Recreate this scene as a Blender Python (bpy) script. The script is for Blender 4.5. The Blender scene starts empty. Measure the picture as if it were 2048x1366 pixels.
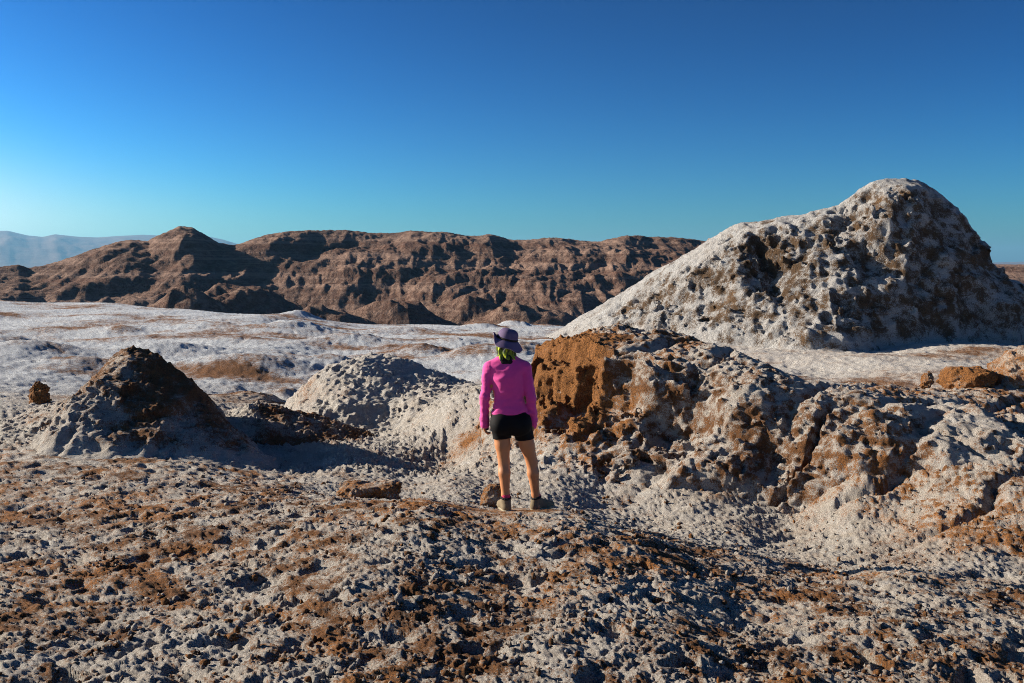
import bpy, math, time
import numpy as np
from mathutils import Vector, Matrix

T0 = time.time()
SC = bpy.context.scene
COL = SC.collection
R = math.radians
f32 = np.float32

# ------------------------------------------------------------------ camera
FPX = 1991.0                       # focal length in pixels of a 2048 px wide frame (35 mm on full frame)
CAMZ = 1.75
PITCH = math.atan(143.0 / FPX)
cam_d = bpy.data.cameras.new('camera')
cam_d.sensor_width = 36.0
cam_d.lens = 36.0 * FPX / 2048.0
cam_d.clip_start = 0.05
cam_d.clip_end = 60000
cam = bpy.data.objects.new('camera', cam_d)
COL.objects.link(cam)
cam.location = (0, 0, CAMZ)
cam.rotation_euler = (math.pi / 2 - PITCH, 0, 0)
SC.camera = cam

# ------------------------------------------------------------------ sky and sun
SUN_EL, SUN_AZ = 19.5, -76.0       # azimuth measured from the view direction, negative = left
sd = Vector((math.sin(R(SUN_AZ)) * math.cos(R(SUN_EL)), math.cos(R(SUN_AZ)) * math.cos(R(SUN_EL)), math.sin(R(SUN_EL))))
SKY_GAMMA, SKY_SAT, SKY_STR, SKY_CAP = 2.3, 1.06, 0.06, (12, 12, 12)
w = bpy.data.worlds.new('World')
SC.world = w
w.use_nodes = True
nt = w.node_tree
nt.nodes.clear()
sky = nt.nodes.new('ShaderNodeTexSky')
sky.sky_type = 'NISHITA'
sky.sun_disc = False
sky.sun_elevation = R(SUN_EL)
sky.sun_rotation = R(SUN_AZ)
sky.altitude = 2400
sky.air_density = 1.0
sky.dust_density = 6.0
sky.ozone_density = 4.0
gm = nt.nodes.new('ShaderNodeGamma')             # deep, contrasty desert sky
gm.inputs[1].default_value = SKY_GAMMA
hs = nt.nodes.new('ShaderNodeHueSaturation')
hs.inputs['Saturation'].default_value = SKY_SAT
hs.inputs['Value'].default_value = 0.140
tn = nt.nodes.new('ShaderNodeVectorMath'); tn.operation = 'MULTIPLY'
tn.inputs[1].default_value = (0.62, 1.08, 0.85)
cap = nt.nodes.new('ShaderNodeVectorMath'); cap.operation = 'MINIMUM'
cap.inputs[1].default_value = SKY_CAP
bg = nt.nodes.new('ShaderNodeBackground')
bg.inputs['Strength'].default_value = SKY_STR
wo = nt.nodes.new('ShaderNodeOutputWorld')
nt.links.new(sky.outputs[0], gm.inputs[0])
nt.links.new(gm.outputs[0], hs.inputs['Color'])
nt.links.new(hs.outputs[0], tn.inputs[0])
nt.links.new(tn.outputs[0], cap.inputs[0])
sep = nt.nodes.new('ShaderNodeSeparateXYZ'); nt.links.new(cap.outputs[0], sep.inputs[0])
pale = nt.nodes.new('ShaderNodeMapRange'); pale.interpolation_type = 'SMOOTHSTEP'
pale.inputs[1].default_value = 3.0; pale.inputs[2].default_value = 11.0; pale.inputs[4].default_value = 0.65
nt.links.new(sep.outputs[1], pale.inputs[0])
cmb = nt.nodes.new('ShaderNodeCombineXYZ')
for i_ in range(3): nt.links.new(sep.outputs[1], cmb.inputs[i_])
mxs = nt.nodes.new('ShaderNodeMix'); mxs.data_type = 'VECTOR'
nt.links.new(pale.outputs[0], mxs.inputs[0]); nt.links.new(cap.outputs[0], mxs.inputs[4]); nt.links.new(cmb.outputs[0], mxs.inputs[5])
nt.links.new(mxs.outputs[1], bg.inputs[0])
nt.links.new(bg.outputs[0], wo.inputs[0])
sun_d = bpy.data.lights.new('sun', 'SUN')
sun_d.energy = 5.0
sun_d.angle = R(0.55)
sun_d.color = (1.0, 0.88, 0.73)
sun = bpy.data.objects.new('sun', sun_d)
COL.objects.link(sun)
sun.rotation_euler = sd.to_track_quat('Z', 'Y').to_euler()
vs = SC.view_settings
vs.view_transform = 'Standard'
vs.look = 'None'
vs.gamma = 1.0
vs.use_curve_mapping = False
vs.exposure = 1.03
SC.cycles.max_bounces = 5
SC.cycles.volume_bounces = 0
SC.cycles.use_denoising = True
SC.cycles.denoising_prefilter = 'NONE'
SC.cycles.filter_width = 1.0

# ------------------------------------------------------------------ noise (numpy)
rng = np.random.RandomState(7)
PM = rng.permutation(1024).astype(np.int32)
GA = rng.rand(1024) * 2 * np.pi
G2X, G2Y = np.cos(GA).astype(f32), np.sin(GA).astype(f32)
V3 = (rng.rand(1024) * 2 - 1).astype(f32)
WX, WY, WZ = rng.rand(1024).astype(f32), rng.rand(1024).astype(f32), rng.rand(1024).astype(f32)

def h2(ix, iy, s):
    return PM[(PM[(ix + s * 131) & 1023] + iy) & 1023]

def pn(x, y, s=0):
    """2-D gradient noise, about -1..1"""
    x = np.asarray(x, f32); y = np.asarray(y, f32)
    fx, fy = np.floor(x), np.floor(y)
    ix, iy = fx.astype(np.int32), fy.astype(np.int32)
    fx = x - fx; fy = y - fy
    ux = fx * fx * fx * (fx * (fx * 6 - 15) + 10)
    uy = fy * fy * fy * (fy * (fy * 6 - 15) + 10)
    def g(a, b):
        h = h2(ix + a, iy + b, s)
        return G2X[h] * (fx - a) + G2Y[h] * (fy - b)
    a = g(0, 0); b = g(1, 0); c = g(0, 1); d = g(1, 1)
    a += ux * (b - a); c += ux * (d - c)
    return (a + uy * (c - a)) * 1.5

def fbm(x, y, s=0, o=4, g=0.5, l=2.03):
    t = 0; a = 1.0; n = 0
    for i in range(o):
        t = t + a * pn(x, y, s + i * 7)
        n += a; a *= g
        x, y = (x * 0.8 - y * 0.6) * l + 3.7, (x * 0.6 + y * 0.8) * l + 1.3
    return t / n

def ridged(x, y, s=0, o=4, g=0.5, l=2.03):
    t = 0; a = 1.0; n = 0
    for i in range(o):
        t = t + a * (1 - 2 * np.abs(pn(x, y, s + i * 7)))
        n += a; a *= g
        x, y = (x * 0.8 - y * 0.6) * l + 3.7, (x * 0.6 + y * 0.8) * l + 1.3
    return t / n

def worley(x, y, s=0):
    """2-D cell noise: distance to nearest and second point, and a random number of the nearest cell"""
    x = np.asarray(x, f32); y = np.asarray(y, f32)
    fx, fy = np.floor(x), np.floor(y)
    ix, iy = fx.astype(np.int32), fy.astype(np.int32)
    fx = x - fx; fy = y - fy
    d1 = np.full(x.shape, 9, f32); d2 = np.full(x.shape, 9, f32); idd = np.zeros(x.shape, np.int32)
    for a in (-1, 0, 1):
        for b in (-1, 0, 1):
            h = h2(ix + a, iy + b, s)
            d = (a + WX[h] - fx) ** 2 + (b + WY[h] - fy) ** 2
            m = d < d1
            d2 = np.where(m, d1, np.minimum(d2, d))
            idd = np.where(m, h, idd)
            d1 = np.where(m, d, d1)
    return np.sqrt(d1), np.sqrt(d2), WZ[idd]

def vn3(x, y, z, s=0):
    """3-D value noise, -1..1"""
    fx, fy, fz = np.floor(x), np.floor(y), np.floor(z)
    ix, iy, iz = fx.astype(np.int32), fy.astype(np.int32), fz.astype(np.int32)
    fx = x - fx; fy = y - fy; fz = z - fz
    ux = fx * fx * (3 - 2 * fx); uy = fy * fy * (3 - 2 * fy); uz = fz * fz * (3 - 2 * fz)
    p = [[PM[(PM[(ix + a + s * 131) & 1023] + iy + b) & 1023] for b in (0, 1)] for a in (0, 1)]
    def v(a, b, c):
        return V3[PM[(p[a][b] + iz + c) & 1023]]
    r = []
    for c in (0, 1):
        q0 = v(0, 0, c); q0 = q0 + ux * (v(1, 0, c) - q0)
        q1 = v(0, 1, c); q1 = q1 + ux * (v(1, 1, c) - q1)
        r.append(q0 + uy * (q1 - q0))
    return (r[0] + uz * (r[1] - r[0])).astype(f32)

def fbm3(x, y, z, s=0, o=3, g=0.5, mode=0):
    t = 0; a = 1.0; n = 0
    for i in range(o):
        q = vn3(x, y, z, s + i * 5)
        if mode == 1: q = 1 - 2 * np.abs(q)
        if mode == 2: q = 2 * np.abs(q) - 0.6
        t = t + a * q; n += a; a *= g
        x, y, z = (0.0 * x + 0.8 * y + 0.6 * z) * 2.07 + 1.7, (-0.8 * x + 0.36 * y - 0.48 * z) * 2.07 + 5.1, (-0.6 * x - 0.48 * y + 0.64 * z) * 2.07 + 2.3
    return t / n

def ss(a, b, x):
    t = np.clip((x - a) / (b - a), 0, 1)
    return t * t * (3 - 2 * t)

# ------------------------------------------------------------------ pixels to places (survey of the photograph)
cp, sp = math.cos(PITCH), math.sin(PITCH)
def at(px, py, Y):
    u = (px - 1024.0) / FPX; v = (683.0 - py) / FPX
    dy = cp + v * sp; dz = -sp + v * cp
    return (u * Y / dy, Y, CAMZ + dz * Y / dy)

# ------------------------------------------------------------------ mesh helpers
def mesh_obj(name, V, Q, mat, parent=None, attrs=None, smooth=True, tris=None):
    me = bpy.data.meshes.new(name)
    V = np.ascontiguousarray(V, f32)
    me.vertices.add(len(V)); me.vertices.foreach_set('co', V.ravel())
    k = Q.shape[1]
    n = len(Q)
    me.loops.add(n * k); me.loops.foreach_set('vertex_index', np.ascontiguousarray(Q, np.int32).ravel())
    me.polygons.add(n)
    me.polygons.foreach_set('loop_start', np.arange(0, n * k, k, dtype=np.int32))
    me.polygons.foreach_set('loop_total', np.full(n, k, np.int32))
    me.update(calc_edges=True)
    me.validate()
    if smooth:
        me.polygons.foreach_set('use_smooth', np.ones(len(me.polygons), bool))
    for an, av in (attrs or {}).items():
        a = me.attributes.new(an, 'FLOAT', 'POINT')
        a.data.foreach_set('value', np.ascontiguousarray(av, f32))
    if mat: me.materials.append(mat)
    o = bpy.data.objects.new(name, me)
    COL.objects.link(o)
    if parent: o.parent = parent
    return o

def tag(o, label, cat=None, group=None, kind=None):
    o['label'] = label
    if cat: o['category'] = cat
    if group: o['group'] = group
    if kind: o['kind'] = kind
    return o

def grid_quads(nr, nc, wrap=False):
    i = np.arange(nr - 1)[:, None]; j = np.arange(nc if wrap else nc - 1)[None, :]
    j2 = (j + 1) % nc
    return np.stack([i * nc + j + 0 * i, i * nc + j2 + 0 * i, (i + 1) * nc + j2, (i + 1) * nc + j + 0 * i], -1).reshape(-1, 4)

def surface_nets(F, org, h):
    """closed surface of F = 0 (inside negative) -> vertices, quads"""
    nx, ny, nz = F.shape
    S = F < 0
    c = np.zeros((nx - 1, ny - 1, nz - 1), np.uint8)
    for a in (0, 1):
        for b in (0, 1):
            for d in (0, 1):
                c += S[a:nx - 1 + a, b:ny - 1 + b, d:nz - 1 + d]
    act = (c > 0) & (c < 8)
    I, J, K = np.nonzero(act)
    idx = np.full(act.shape, -1, np.int32)
    idx[I, J, K] = np.arange(len(I))
    acc = np.zeros((len(I), 3), f32); cnt = np.zeros(len(I), f32)
    cor = [(a, b, d) for a in (0, 1) for b in (0, 1) for d in (0, 1)]
    val = {q: F[I + q[0], J + q[1], K + q[2]] for q in cor}
    for q in cor:
        for ax in range(3):
            if q[ax] == 0:
                q2 = list(q); q2[ax] = 1; q2 = tuple(q2)
                f0, f1 = val[q], val[q2]
                m = (f0 < 0) != (f1 < 0)
                t = np.where(m, f0 / np.where(m, f0 - f1, 1), 0)
                for k in range(3):
                    acc[:, k] += np.where(m, q[k] + (t if k == ax else 0), 0)
                cnt += m
    V = (np.stack([I, J, K], -1) + acc / cnt[:, None]) * h + np.asarray(org, f32)
    quads = []
    for ax in range(3):
        sl0 = [slice(None)] * 3; sl1 = [slice(None)] * 3
        sl0[ax] = slice(0, -1); sl1[ax] = slice(1, None)
        s0, s1 = S[tuple(sl0)], S[tuple(sl1)]
        e = np.argwhere(s0 != s1)
        b, d = (ax + 1) % 3, (ax + 2) % 3
        lim = np.array(act.shape)
        ok = (e[:, b] > 0) & (e[:, d] > 0) & (e[:, b] < lim[b]) & (e[:, d] < lim[d])
        e = e[ok]
        flip = s1[e[:, 0], e[:, 1], e[:, 2]]
        def at_(db, dd):
            q = e.copy(); q[:, b] -= db; q[:, d] -= dd
            return idx[q[:, 0], q[:, 1], q[:, 2]]
        a0, a1, a2, a3 = at_(1, 1), at_(0, 1), at_(0, 0), at_(1, 0)
        qd = np.stack([a0, a1, a2, a3], -1)
        qd[flip] = qd[flip][:, ::-1]
        quads.append(qd)
    return V, np.concatenate(quads)

# ------------------------------------------------------------------ materials
def nodes(name):
    m = bpy.data.materials.new(name)
    m.use_nodes = True
    t = m.node_tree
    t.nodes.clear()
    out = t.nodes.new('ShaderNodeOutputMaterial')
    b = t.nodes.new('ShaderNodeBsdfPrincipled')
    t.links.new(b.outputs[0], out.inputs[0])
    return m, t, b

def noise_node(t, scale, detail=4, rough=0.6, vec=None, dist=0.0):
    n = t.nodes.new('ShaderNodeTexNoise')
    n.inputs['Scale'].default_value = scale
    n.inputs['Detail'].default_value = detail
    n.inputs['Roughness'].default_value = rough
    n.inputs['Distortion'].default_value = dist
    if vec is not None: t.links.new(vec, n.inputs['Vector'])
    return n

def math_node(t, op, a, b=None, c=None, clamp=False):
    n = t.nodes.new('ShaderNodeMath'); n.operation = op; n.use_clamp = clamp
    for i, v in enumerate((a, b, c)):
        if v is None: continue
        if isinstance(v, (int, float)): n.inputs[i].default_value = v
        else: t.links.new(v, n.inputs[i])
    return n.outputs[0]

def mix_col(t, fac, a, b):
    n = t.nodes.new('ShaderNodeMix'); n.data_type = 'RGBA'
    for s, v in ((0, fac), (6, a), (7, b)):
        if isinstance(v, (int, float)): n.inputs[s].default_value = v
        elif isinstance(v, tuple): n.inputs[s].default_value = (*v, 1)
        else: t.links.new(v, n.inputs[s])
    return n.outputs[2]

def step_node(t, x, a, b):
    n = t.nodes.new('ShaderNodeMapRange'); n.interpolation_type = 'SMOOTHSTEP'
    t.links.new(x, n.inputs[0])
    n.inputs[1].default_value = a; n.inputs[2].default_value = b
    return n.outputs[0]

def crust_material(name, salt, soil, ochre, fine=1.0, bump=1.0):
    """salt crust over brown soil: 'soil' and 'ochre' attributes give the broad patches, noise breaks their edges"""
    m, t, b = nodes(name)
    geo = t.nodes.new('ShaderNodeNewGeometry')
    P = geo.outputs['Position']
    a1 = t.nodes.new('ShaderNodeAttribute'); a1.attribute_name = 'soil'
    a2 = t.nodes.new('ShaderNodeAttribute'); a2.attribute_name = 'ochre'
    n1 = noise_node(t, 6 * fine, 12, 0.80, P, 0.3)
    n2 = noise_node(t, 70 * fine, 4, 0.75, P)
    n3 = noise_node(t, 1.6 * fine, 9, 0.68, P)
    s = math_node(t, 'MULTIPLY_ADD', math_node(t, 'SUBTRACT', n1.outputs[0], 0.5), 2.6, a1.outputs['Fac'])
    s = math_node(t, 'MULTIPLY_ADD', math_node(t, 'SUBTRACT', n2.outputs[0], 0.5), 2.2, s)
    fac = step_node(t, s, 0.24, 0.80)
    oc = math_node(t, 'MULTIPLY_ADD', math_node(t, 'SUBTRACT', n3.outputs[0], 0.5), 1.2, a2.outputs['Fac'])
    ofac = step_node(t, oc, 0.25, 0.75)
    soilc = mix_col(t, ofac, soil, ochre)
    dark = tuple(c * 0.42 for c in soil)
    soilc = mix_col(t, step_node(t, n2.outputs[0], 0.56, 0.40), soilc, dark)  # dark specks in the soil: shadow of tiny cavities put into the colour
    saltc = mix_col(t, step_node(t, n1.outputs[0], 0.62, 0.36), salt, (salt[0] * 0.80, salt[1] * 0.74, salt[2] * 0.67))
    saltc = mix_col(t, math_node(t, 'MULTIPLY', step_node(t, n3.outputs[0], 0.45, 0.7), 0.35), saltc, (salt[0] * 0.85, salt[1] * 0.70, salt[2] * 0.56))
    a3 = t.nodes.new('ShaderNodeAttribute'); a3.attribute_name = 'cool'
    saltc = mix_col(t, math_node(t, 'MULTIPLY', a3.outputs['Fac'], 0.85), saltc, (salt[0] * 0.80, salt[1] * 0.93, salt[2] * 1.12))  # cool salt: bluish shading of the flat put into its colour
    c = mix_col(t, fac, saltc, soilc)
    n4 = noise_node(t, 120 * fine, 4, 0.8, P)
    gr = t.nodes.new('ShaderNodeMapRange'); t.links.new(n4.outputs[0], gr.inputs[0])
    for i_, v_ in ((1, 0.30), (2, 0.68), (3, 0.52), (4, 1.16)): gr.inputs[i_].default_value = v_
    mg = t.nodes.new('ShaderNodeMix'); mg.data_type = 'RGBA'; mg.blend_type = 'MULTIPLY'; mg.inputs[0].default_value = 1.0
    t.links.new(c, mg.inputs[6]); t.links.new(gr.outputs[0], mg.inputs[7])
    t.links.new(mg.outputs[2], b.inputs['Base Color'])
    b.inputs['Roughness'].default_value = 0.92
    b.inputs['Specular IOR Level'].default_value = 0.2
    nb = noise_node(t, 4.5 * fine, 14, 0.80, P)
    nc = noise_node(t, 55 * fine, 3, 0.6, P)
    hh = math_node(t, 'MULTIPLY_ADD', nc.outputs[0], 0.10, nb.outputs[0])
    bp = t.nodes.new('ShaderNodeBump')
    bp.inputs['Strength'].default_value = 1.0
    bp.inputs['Distance'].default_value = 0.22 * bump / fine
    t.links.new(hh, bp.inputs['Height'])
    t.links.new(bp.outputs[0], b.inputs['Normal'])
    return m

SALT = (0.80, 0.765, 0.71)
SOIL = (0.31, 0.142, 0.056)
OCHRE = (0.55, 0.235, 0.072)
M_crust = crust_material('salt_crust', SALT, SOIL, OCHRE)
M_crust_far = crust_material('salt_crust_coarse', SALT, (0.19, 0.115, 0.062), (0.33, 0.19, 0.09), 0.33)

# ------------------------------------------------------------------ base heights of the ground
ctl = []
def c(px, py, Y): ctl.append(at(px, py, Y))
for px in (-250, 0, 512, 1024): c(px, 1366, 4.45)
c(1536, 1366, 4.6); c(2048, 1366, 5.0); c(2300, 1366, 5.1)
for px, py, Y in [
    (0, 1150, 6.5), (512, 1150, 6.5), (1024, 1138, 6.6), (1500, 1245, 6.0), (2048, 1295, 5.7), (-250, 1150, 6.6),
    (-250, 1000, 9.7), (0, 1000, 9.7), (300, 1000, 9.5), (500, 1000, 9.3), (690, 1005, 9.2), (850, 1003, 9.0), (1024, 1022, 8.9), (1130, 1024, 8.75),
    (300, 930, 12), (0, 900, 13), (-250, 890, 13.5), (0, 850, 16), (0, 800, 20), (0, 700, 38), (0, 645, 62), (0, 601, 85), (200, 606, 85), (-300, 601, 90), (400, 624, 82), (600, 637, 80), (900, 652, 76), (1080, 658, 75),
    (1300, 1070, 8.5), (1500, 1122, 8.0), (1800, 1150, 7.8), (2048, 1190, 7.5), (2300, 1200, 7.4),
    (1300, 1040, 11.3), (1500, 1075, 10.5), (1200, 1000, 12.1), (1800, 1090, 9.9), (2048, 1100, 9.3), (2300, 1090, 9.3),
    (2048, 1000, 10.2), (2048, 900, 11.6), (2048, 805, 14.0), (2000, 770, 15.5), (2250, 768, 15.5), (2000, 748, 30), (2250, 740, 32), (1800, 785, 14.0), (1800, 850, 12.4), (1800, 950, 11.6),
    (1600, 955, 12.6), (1600, 870, 13.3), (1700, 1030, 10.9), (1600, 810, 17), (1500, 1000, 12), (1300, 950, 12.8), (1150, 950, 12.9), (1700, 795, 13.5), (1850, 790, 19),
    (1300, 760, 23), (1600, 770, 23), (1900, 780, 24), (1700, 752, 31), (1700, 702, 43), (1400, 700, 43), (2048, 695, 45), (2300, 695, 46),
    (1000, 930, 13.7), (900, 955, 12.7), (750, 950, 13.0), (600, 940, 13.4), (1000, 1015, 10.7), (1120, 1015, 10.9), (850, 1005, 10.9), (680, 990, 11.0),
    (900, 890, 15.6), (700, 900, 15), (800, 850, 18), (950, 800, 22), (950, 750, 29), (900, 700, 42), (600, 700, 42), (600, 750, 30), (400, 700, 40), (300, 650, 60), (700, 662, 64), (1100, 700, 41),
    (400, 800, 21), (150, 780, 23), (450, 850, 17.5), (980, 790, 16.5), (900, 842, 16.0),
    (1400, 665, 62), (2048, 650, 66), (2300, 640, 68)]:
    c(px, py, Y)
ctl = np.array(ctl)
extra = []
for th in (-0.62, -0.3, 0, 0.3, 0.62):
    extra += [(th, 0.5, -1.72), (th, 2.0, -1.76), (th, 120, -7.5), (th, 165, -11), (th, 230, -12.5), (th, 700, -14), (th, 3000, -16), (th, 14000, -20)]
cth = np.concatenate([np.arctan2(ctl[:, 0], ctl[:, 1]), [e[0] for e in extra]])
crr = np.concatenate([np.hypot(ctl[:, 0], ctl[:, 1]), [e[1] for e in extra]])
cz = np.concatenate([ctl[:, 2], [e[2] + CAMZ for e in extra]])
KU, KW = 3.2, 1.0
def tps(d2): return d2 * np.log(d2 + 1e-12)
cA = np.stack([cth * KU, np.log(crr) * KW], -1)
n = len(cA)
K = np.zeros((n + 3, n + 3))
d2 = ((cA[:, None] - cA[None]) ** 2).sum(-1)
K[:n, :n] = tps(d2) + np.eye(n) * 2e-4
K[:n, n] = 1; K[:n, n + 1:] = cA; K[n, :n] = 1; K[n + 1:, :n] = cA.T
cw = np.linalg.solve(K, np.concatenate([cz, np.zeros(3)])).astype(f32)

def base_height_polar(th, r):
    a = np.clip(th, -0.6, 0.6).astype(f32) * f32(KU); b = np.log(np.clip(r, 0.4, 14000)).astype(f32) * f32(KW)
    z = cw[n] + cw[n + 1] * a + cw[n + 2] * b
    for i in range(n):
        q = (a - f32(cA[i, 0])) ** 2 + (b - f32(cA[i, 1])) ** 2
        z = z + cw[i] * (q * np.log(q + f32(1e-12)))
    return z

# base heights are looked up from a fine table afterwards
TH = np.linspace(-0.62, 0.62, 420); LR = np.linspace(math.log(0.4), math.log(14000), 900)
TAB = base_height_polar(*np.meshgrid(TH, np.exp(LR), indexing='ij')).astype(f32)
def base_height(x, y):
    th = np.arctan2(x, y); r = np.hypot(x, y)
    a = np.clip((th - TH[0]) / (TH[1] - TH[0]), 0, len(TH) - 1.001)
    b = np.clip((np.log(np.maximum(r, 0.4)) - LR[0]) / (LR[1] - LR[0]), 0, len(LR) - 1.001)
    i = a.astype(np.int32); j = b.astype(np.int32); a = (a - i).astype(f32); b = (b - j).astype(f32)
    return (TAB[i, j] * (1 - a) + TAB[i + 1, j] * a) * (1 - b) + (TAB[i, j + 1] * (1 - a) + TAB[i + 1, j + 1] * a) * b

# low swells of the salt flat, surveyed one by one: px, py of the foot, depth, height, half width, half depth, soil
swells = [(590, 672, 56, 0.55, 1.9, 2.2, 0.3), (600, 640, 78, 0.5, 1.0, 2.5, 0.0), (130, 656, 55, 0.30, 3.2, 2.0, 1.1), (245, 660, 54, 0.28, 1.1, 1.5, 1.1), (840, 705, 40, 0.34, 1.0, 1.5, 0.4),
          (690, 690, 46, 0.40, 1.6, 2.0, 0.1), (905, 692, 44, 0.3, 1.0, 1.3, 0.8), (960, 722, 36, 0.42, 1.5, 1.6, 0.2), (460, 690, 44, 0.30, 2.4, 1.6, 0.9), (170, 742, 30, 0.35, 1.2, 1.6, 1.0),
          (500, 745, 31, 0.45, 2.2, 1.4, 0.5), (660, 735, 33, 0.42, 0.9, 1.2, 0.3), (420, 668, 56, 0.3, 1.8, 2, 0.0), (800, 668, 60, 0.4, 2.4, 2.2, 0.1), (20, 690, 42, 0.35, 1.6, 2, 0.3),
          (320, 720, 36, 0.4, 1.8, 1.8, 0.1), (1030, 652, 78, 0.6, 1.3, 1.6, 2.2), (960, 656, 72, 0.4, 1.2, 1.6, 0.8), (575, 775, 25, 0.22, 0.5, 0.7, 0.6), (60, 725, 34, 0.4, 1.4, 1.5, 0.2), (1060, 720, 38, 0.4, 1.4, 1.5, 0.2),
          (1090, 648, 84, 0.4, 2.4, 1.6, 1.2)]
sw = [(*at(px, py, Y)[:2], h, a, b, s) for px, py, Y, h, a, b, s in swells]

# wind and water furrows run down the slope on the right
def crust(x, y, detail=True):
    """fine relief of the crust: height offset, soil share, ochre share"""
    x = np.asarray(x, f32); y = np.asarray(y, f32)
    r = np.hypot(x, y); th = np.arctan2(x, y)
    rc = np.interp(th, [-0.5, -0.26, -0.17, -0.05, 0.055, 0.24, 0.48], [14.5, 13.0, 10.2, 9.6, 9.3, 8.5, 8.1])
    fore = 1 - ss(-0.4, 1.0, r - rc + 0.8 * fbm(x * 0.5, y * 0.5, 91, 2))                      # rough brown crust near the camera
    rg = np.interp(th, [0.0, 0.05, 0.25, 0.38, 0.5], [13.0, 12.8, 12.2, 11.0, 9.8]) + 0.5 * fbm(x * 0.7, y * 0.7, 93, 2)
    right = ss(0.03, 0.12, th - 0.012 * (r - 12)) * ss(-0.6, 0.9, r - rg) * (1 - ss(19, 24, r))   # knobbly slope on the right
    plain = ss(17, 24, r)
    mid = np.clip(1 - fore - right - plain, 0, 1)
    farfade = 1 - ss(60, 110, r)
    hills = ss(110, 160, r)
    z = np.zeros_like(x); soil = np.zeros_like(x); ochre = np.zeros_like(x)
    wx = fbm(x * 1.3, y * 1.3, 5, 3) * 0.16; wy = fbm(x * 1.3 + 31, y * 1.3, 6, 3) * 0.16
    X, Y = x + wx, y + wy
    # swells
    for (sx, sy, h, a, b, s) in sw:
        k = np.exp(-((X + wx * 2 - sx) / a) ** 2 - ((Y - sy) / b) ** 2)
        z += h * k; soil += s * 0.6 * k * k
    z += plain * farfade * (0.42 * fbm(x * 0.15, y * 0.10, 15, 2) + 0.07 * ridged(x * 0.55, y * 0.4, 16, 4, 0.65) + 0.045 * ridged(x * 2.1, y * 1.6, 17, 2))
    z += hills * (1.5 * fbm(x * 0.012, y * 0.012, 18, 4))
    # middle relief
    big = fbm(X * 1.1, Y * 1.1, 20, 3)
    z += (0.050 * fore + 0.03 * mid + 0.07 * right) * big
    lumps = np.abs(fbm(X * 2.6, Y * 2.6, 27, 2))
    z += (0.030 * fore + 0.022 * mid + 0.055 * right) * (lumps - 0.22)
    s_big = fbm(x * 0.9, y * 0.75, 40, 4, 0.6)
    s_mid = fbm(X * 3.4, Y * 2.6, 44, 3, 0.6)
    near = np.nonzero(r < 34)
    xn, yn, rn = X[near], Y[near], r[near]
    lod = (1 - ss(16, 34, rn))
    f1, f2, idn = worley(xn * 7.4, yn * 7.4, 3)
    lump = np.clip(1 - f1 * 1.25, 0, 1) ** 1.1 * (0.3 + 0.9 * idn)
    z_n = (0.015 * fore[near] + 0.010 * mid[near] + 0.026 * right[near]) * (lump - 0.3)
    g1, g2, idg = worley(xn * 16.5 + 2.2, yn * 16.5, 4)
    knob = np.clip(1 - g1 * 1.5, 0, 1) ** 0.9 * ss(0.35, 0.7, idg)
    z_n += (0.012 * fore[near] + 0.018 * mid[near] + 0.030 * right[near]) * knob * lod
    # hollows trodden or leached into the crust
    q1, q2, idq = worley(xn * 2.9 + 7, yn * 2.9, 9)
    pit = (1 - ss(0.06, 0.36, q1 + 0.26 * pn(xn * 7, yn * 7, 13))) * ss(0.35, 0.5, idq)
    m2 = mid[near] * ss(12.3, 13.8, rn)
    z_n += m2 * (0.030 * ridged(xn * 4.6, yn * 4.6, 53, 3, 0.6) + 0.035 * knob + 0.02 * (lump - 0.3))
    z_n -= 0.046 * (fore[near] + 0.3 * right[near]) * pit
    p1, p2, idp = worley(xn * 6.3 + 3, yn * 6.3, 10)
    pit2 = (1 - ss(0.08, 0.40, p1 + 0.30 * pn(xn * 14, yn * 14, 14))) * ss(0.55, 0.65, idp)
    z_n -= 0.016 * (fore[near] + 0.6 * right[near] + 0.3 * mid[near]) * pit2 * lod
    z_n += (0.014 * fore[near] + 0.018 * mid[near] + 0.018 * right[near] + 0.03 * plain[near]) * ridged(xn * 8.5, yn * 8.5, 51, 3, 0.65) * lod
    cr = np.nonzero(rn < 17)
    fine = 0.0065 * ridged(xn[cr] * 30, yn[cr] * 30, 57, 2, 0.7) + 0.011 * np.clip(1 - 1.6 * worley(xn[cr] * 27, yn[cr] * 27, 12)[0], 0, 1)
    zz = np.zeros_like(xn); zz[cr] = fine
    z_n += zz * (1 - ss(10, 17, rn))
    # rills on the right slope, running towards the lower left
    cx, cy = 0.80, 0.60
    ql = xn * cy - yn * cx + 0.35 * fbm(xn * 0.8, yn * 0.8, 61, 2)
    rill = 1 - np.abs(pn(ql * 0.75, (xn * cx + yn * cy) * 0.10, 63)) * 6
    rill = np.clip(rill, 0, 1)
    z_n -= 0.14 * right[near] * rill ** 1.5 + 0.03 * mid[near] * rill
    z[near] += z_n
    # soil: broad patches, brown knob tops on the right, streaks on the flat
    soil += fore * (0.49 + 0.70 * s_big + 0.75 * s_mid + 0.35 * fbm(x * 8, y * 7, 47, 2))
    soil += mid * (0.14 + 0.6 * s_big + 0.45 * s_mid)
    soil += right * (0.27 + 0.4 * s_big + 0.45 * s_mid)
    soil += plain * (0.22 + 1.5 * fbm(x * 0.11, y * 0.19, 70, 4, 0.6) + 0.7 * fbm(x * 0.9, y * 0.7, 73, 4, 0.65))
    sk = np.zeros_like(x); sk[near] = knob * 0.75 * right[near] + 0.25 * fore[near] * (lump - 0.3) - 0.3 * fore[near] * pit
    soil += sk
    soil += hills * 1.5
    ochre += 0.35 * (1 - plain) - 0.1 * plain + 0.9 * fbm(x * 0.7, y * 0.7, 77, 3) * (1 - plain) + 0.35 * right + 0.08 * fore
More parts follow.
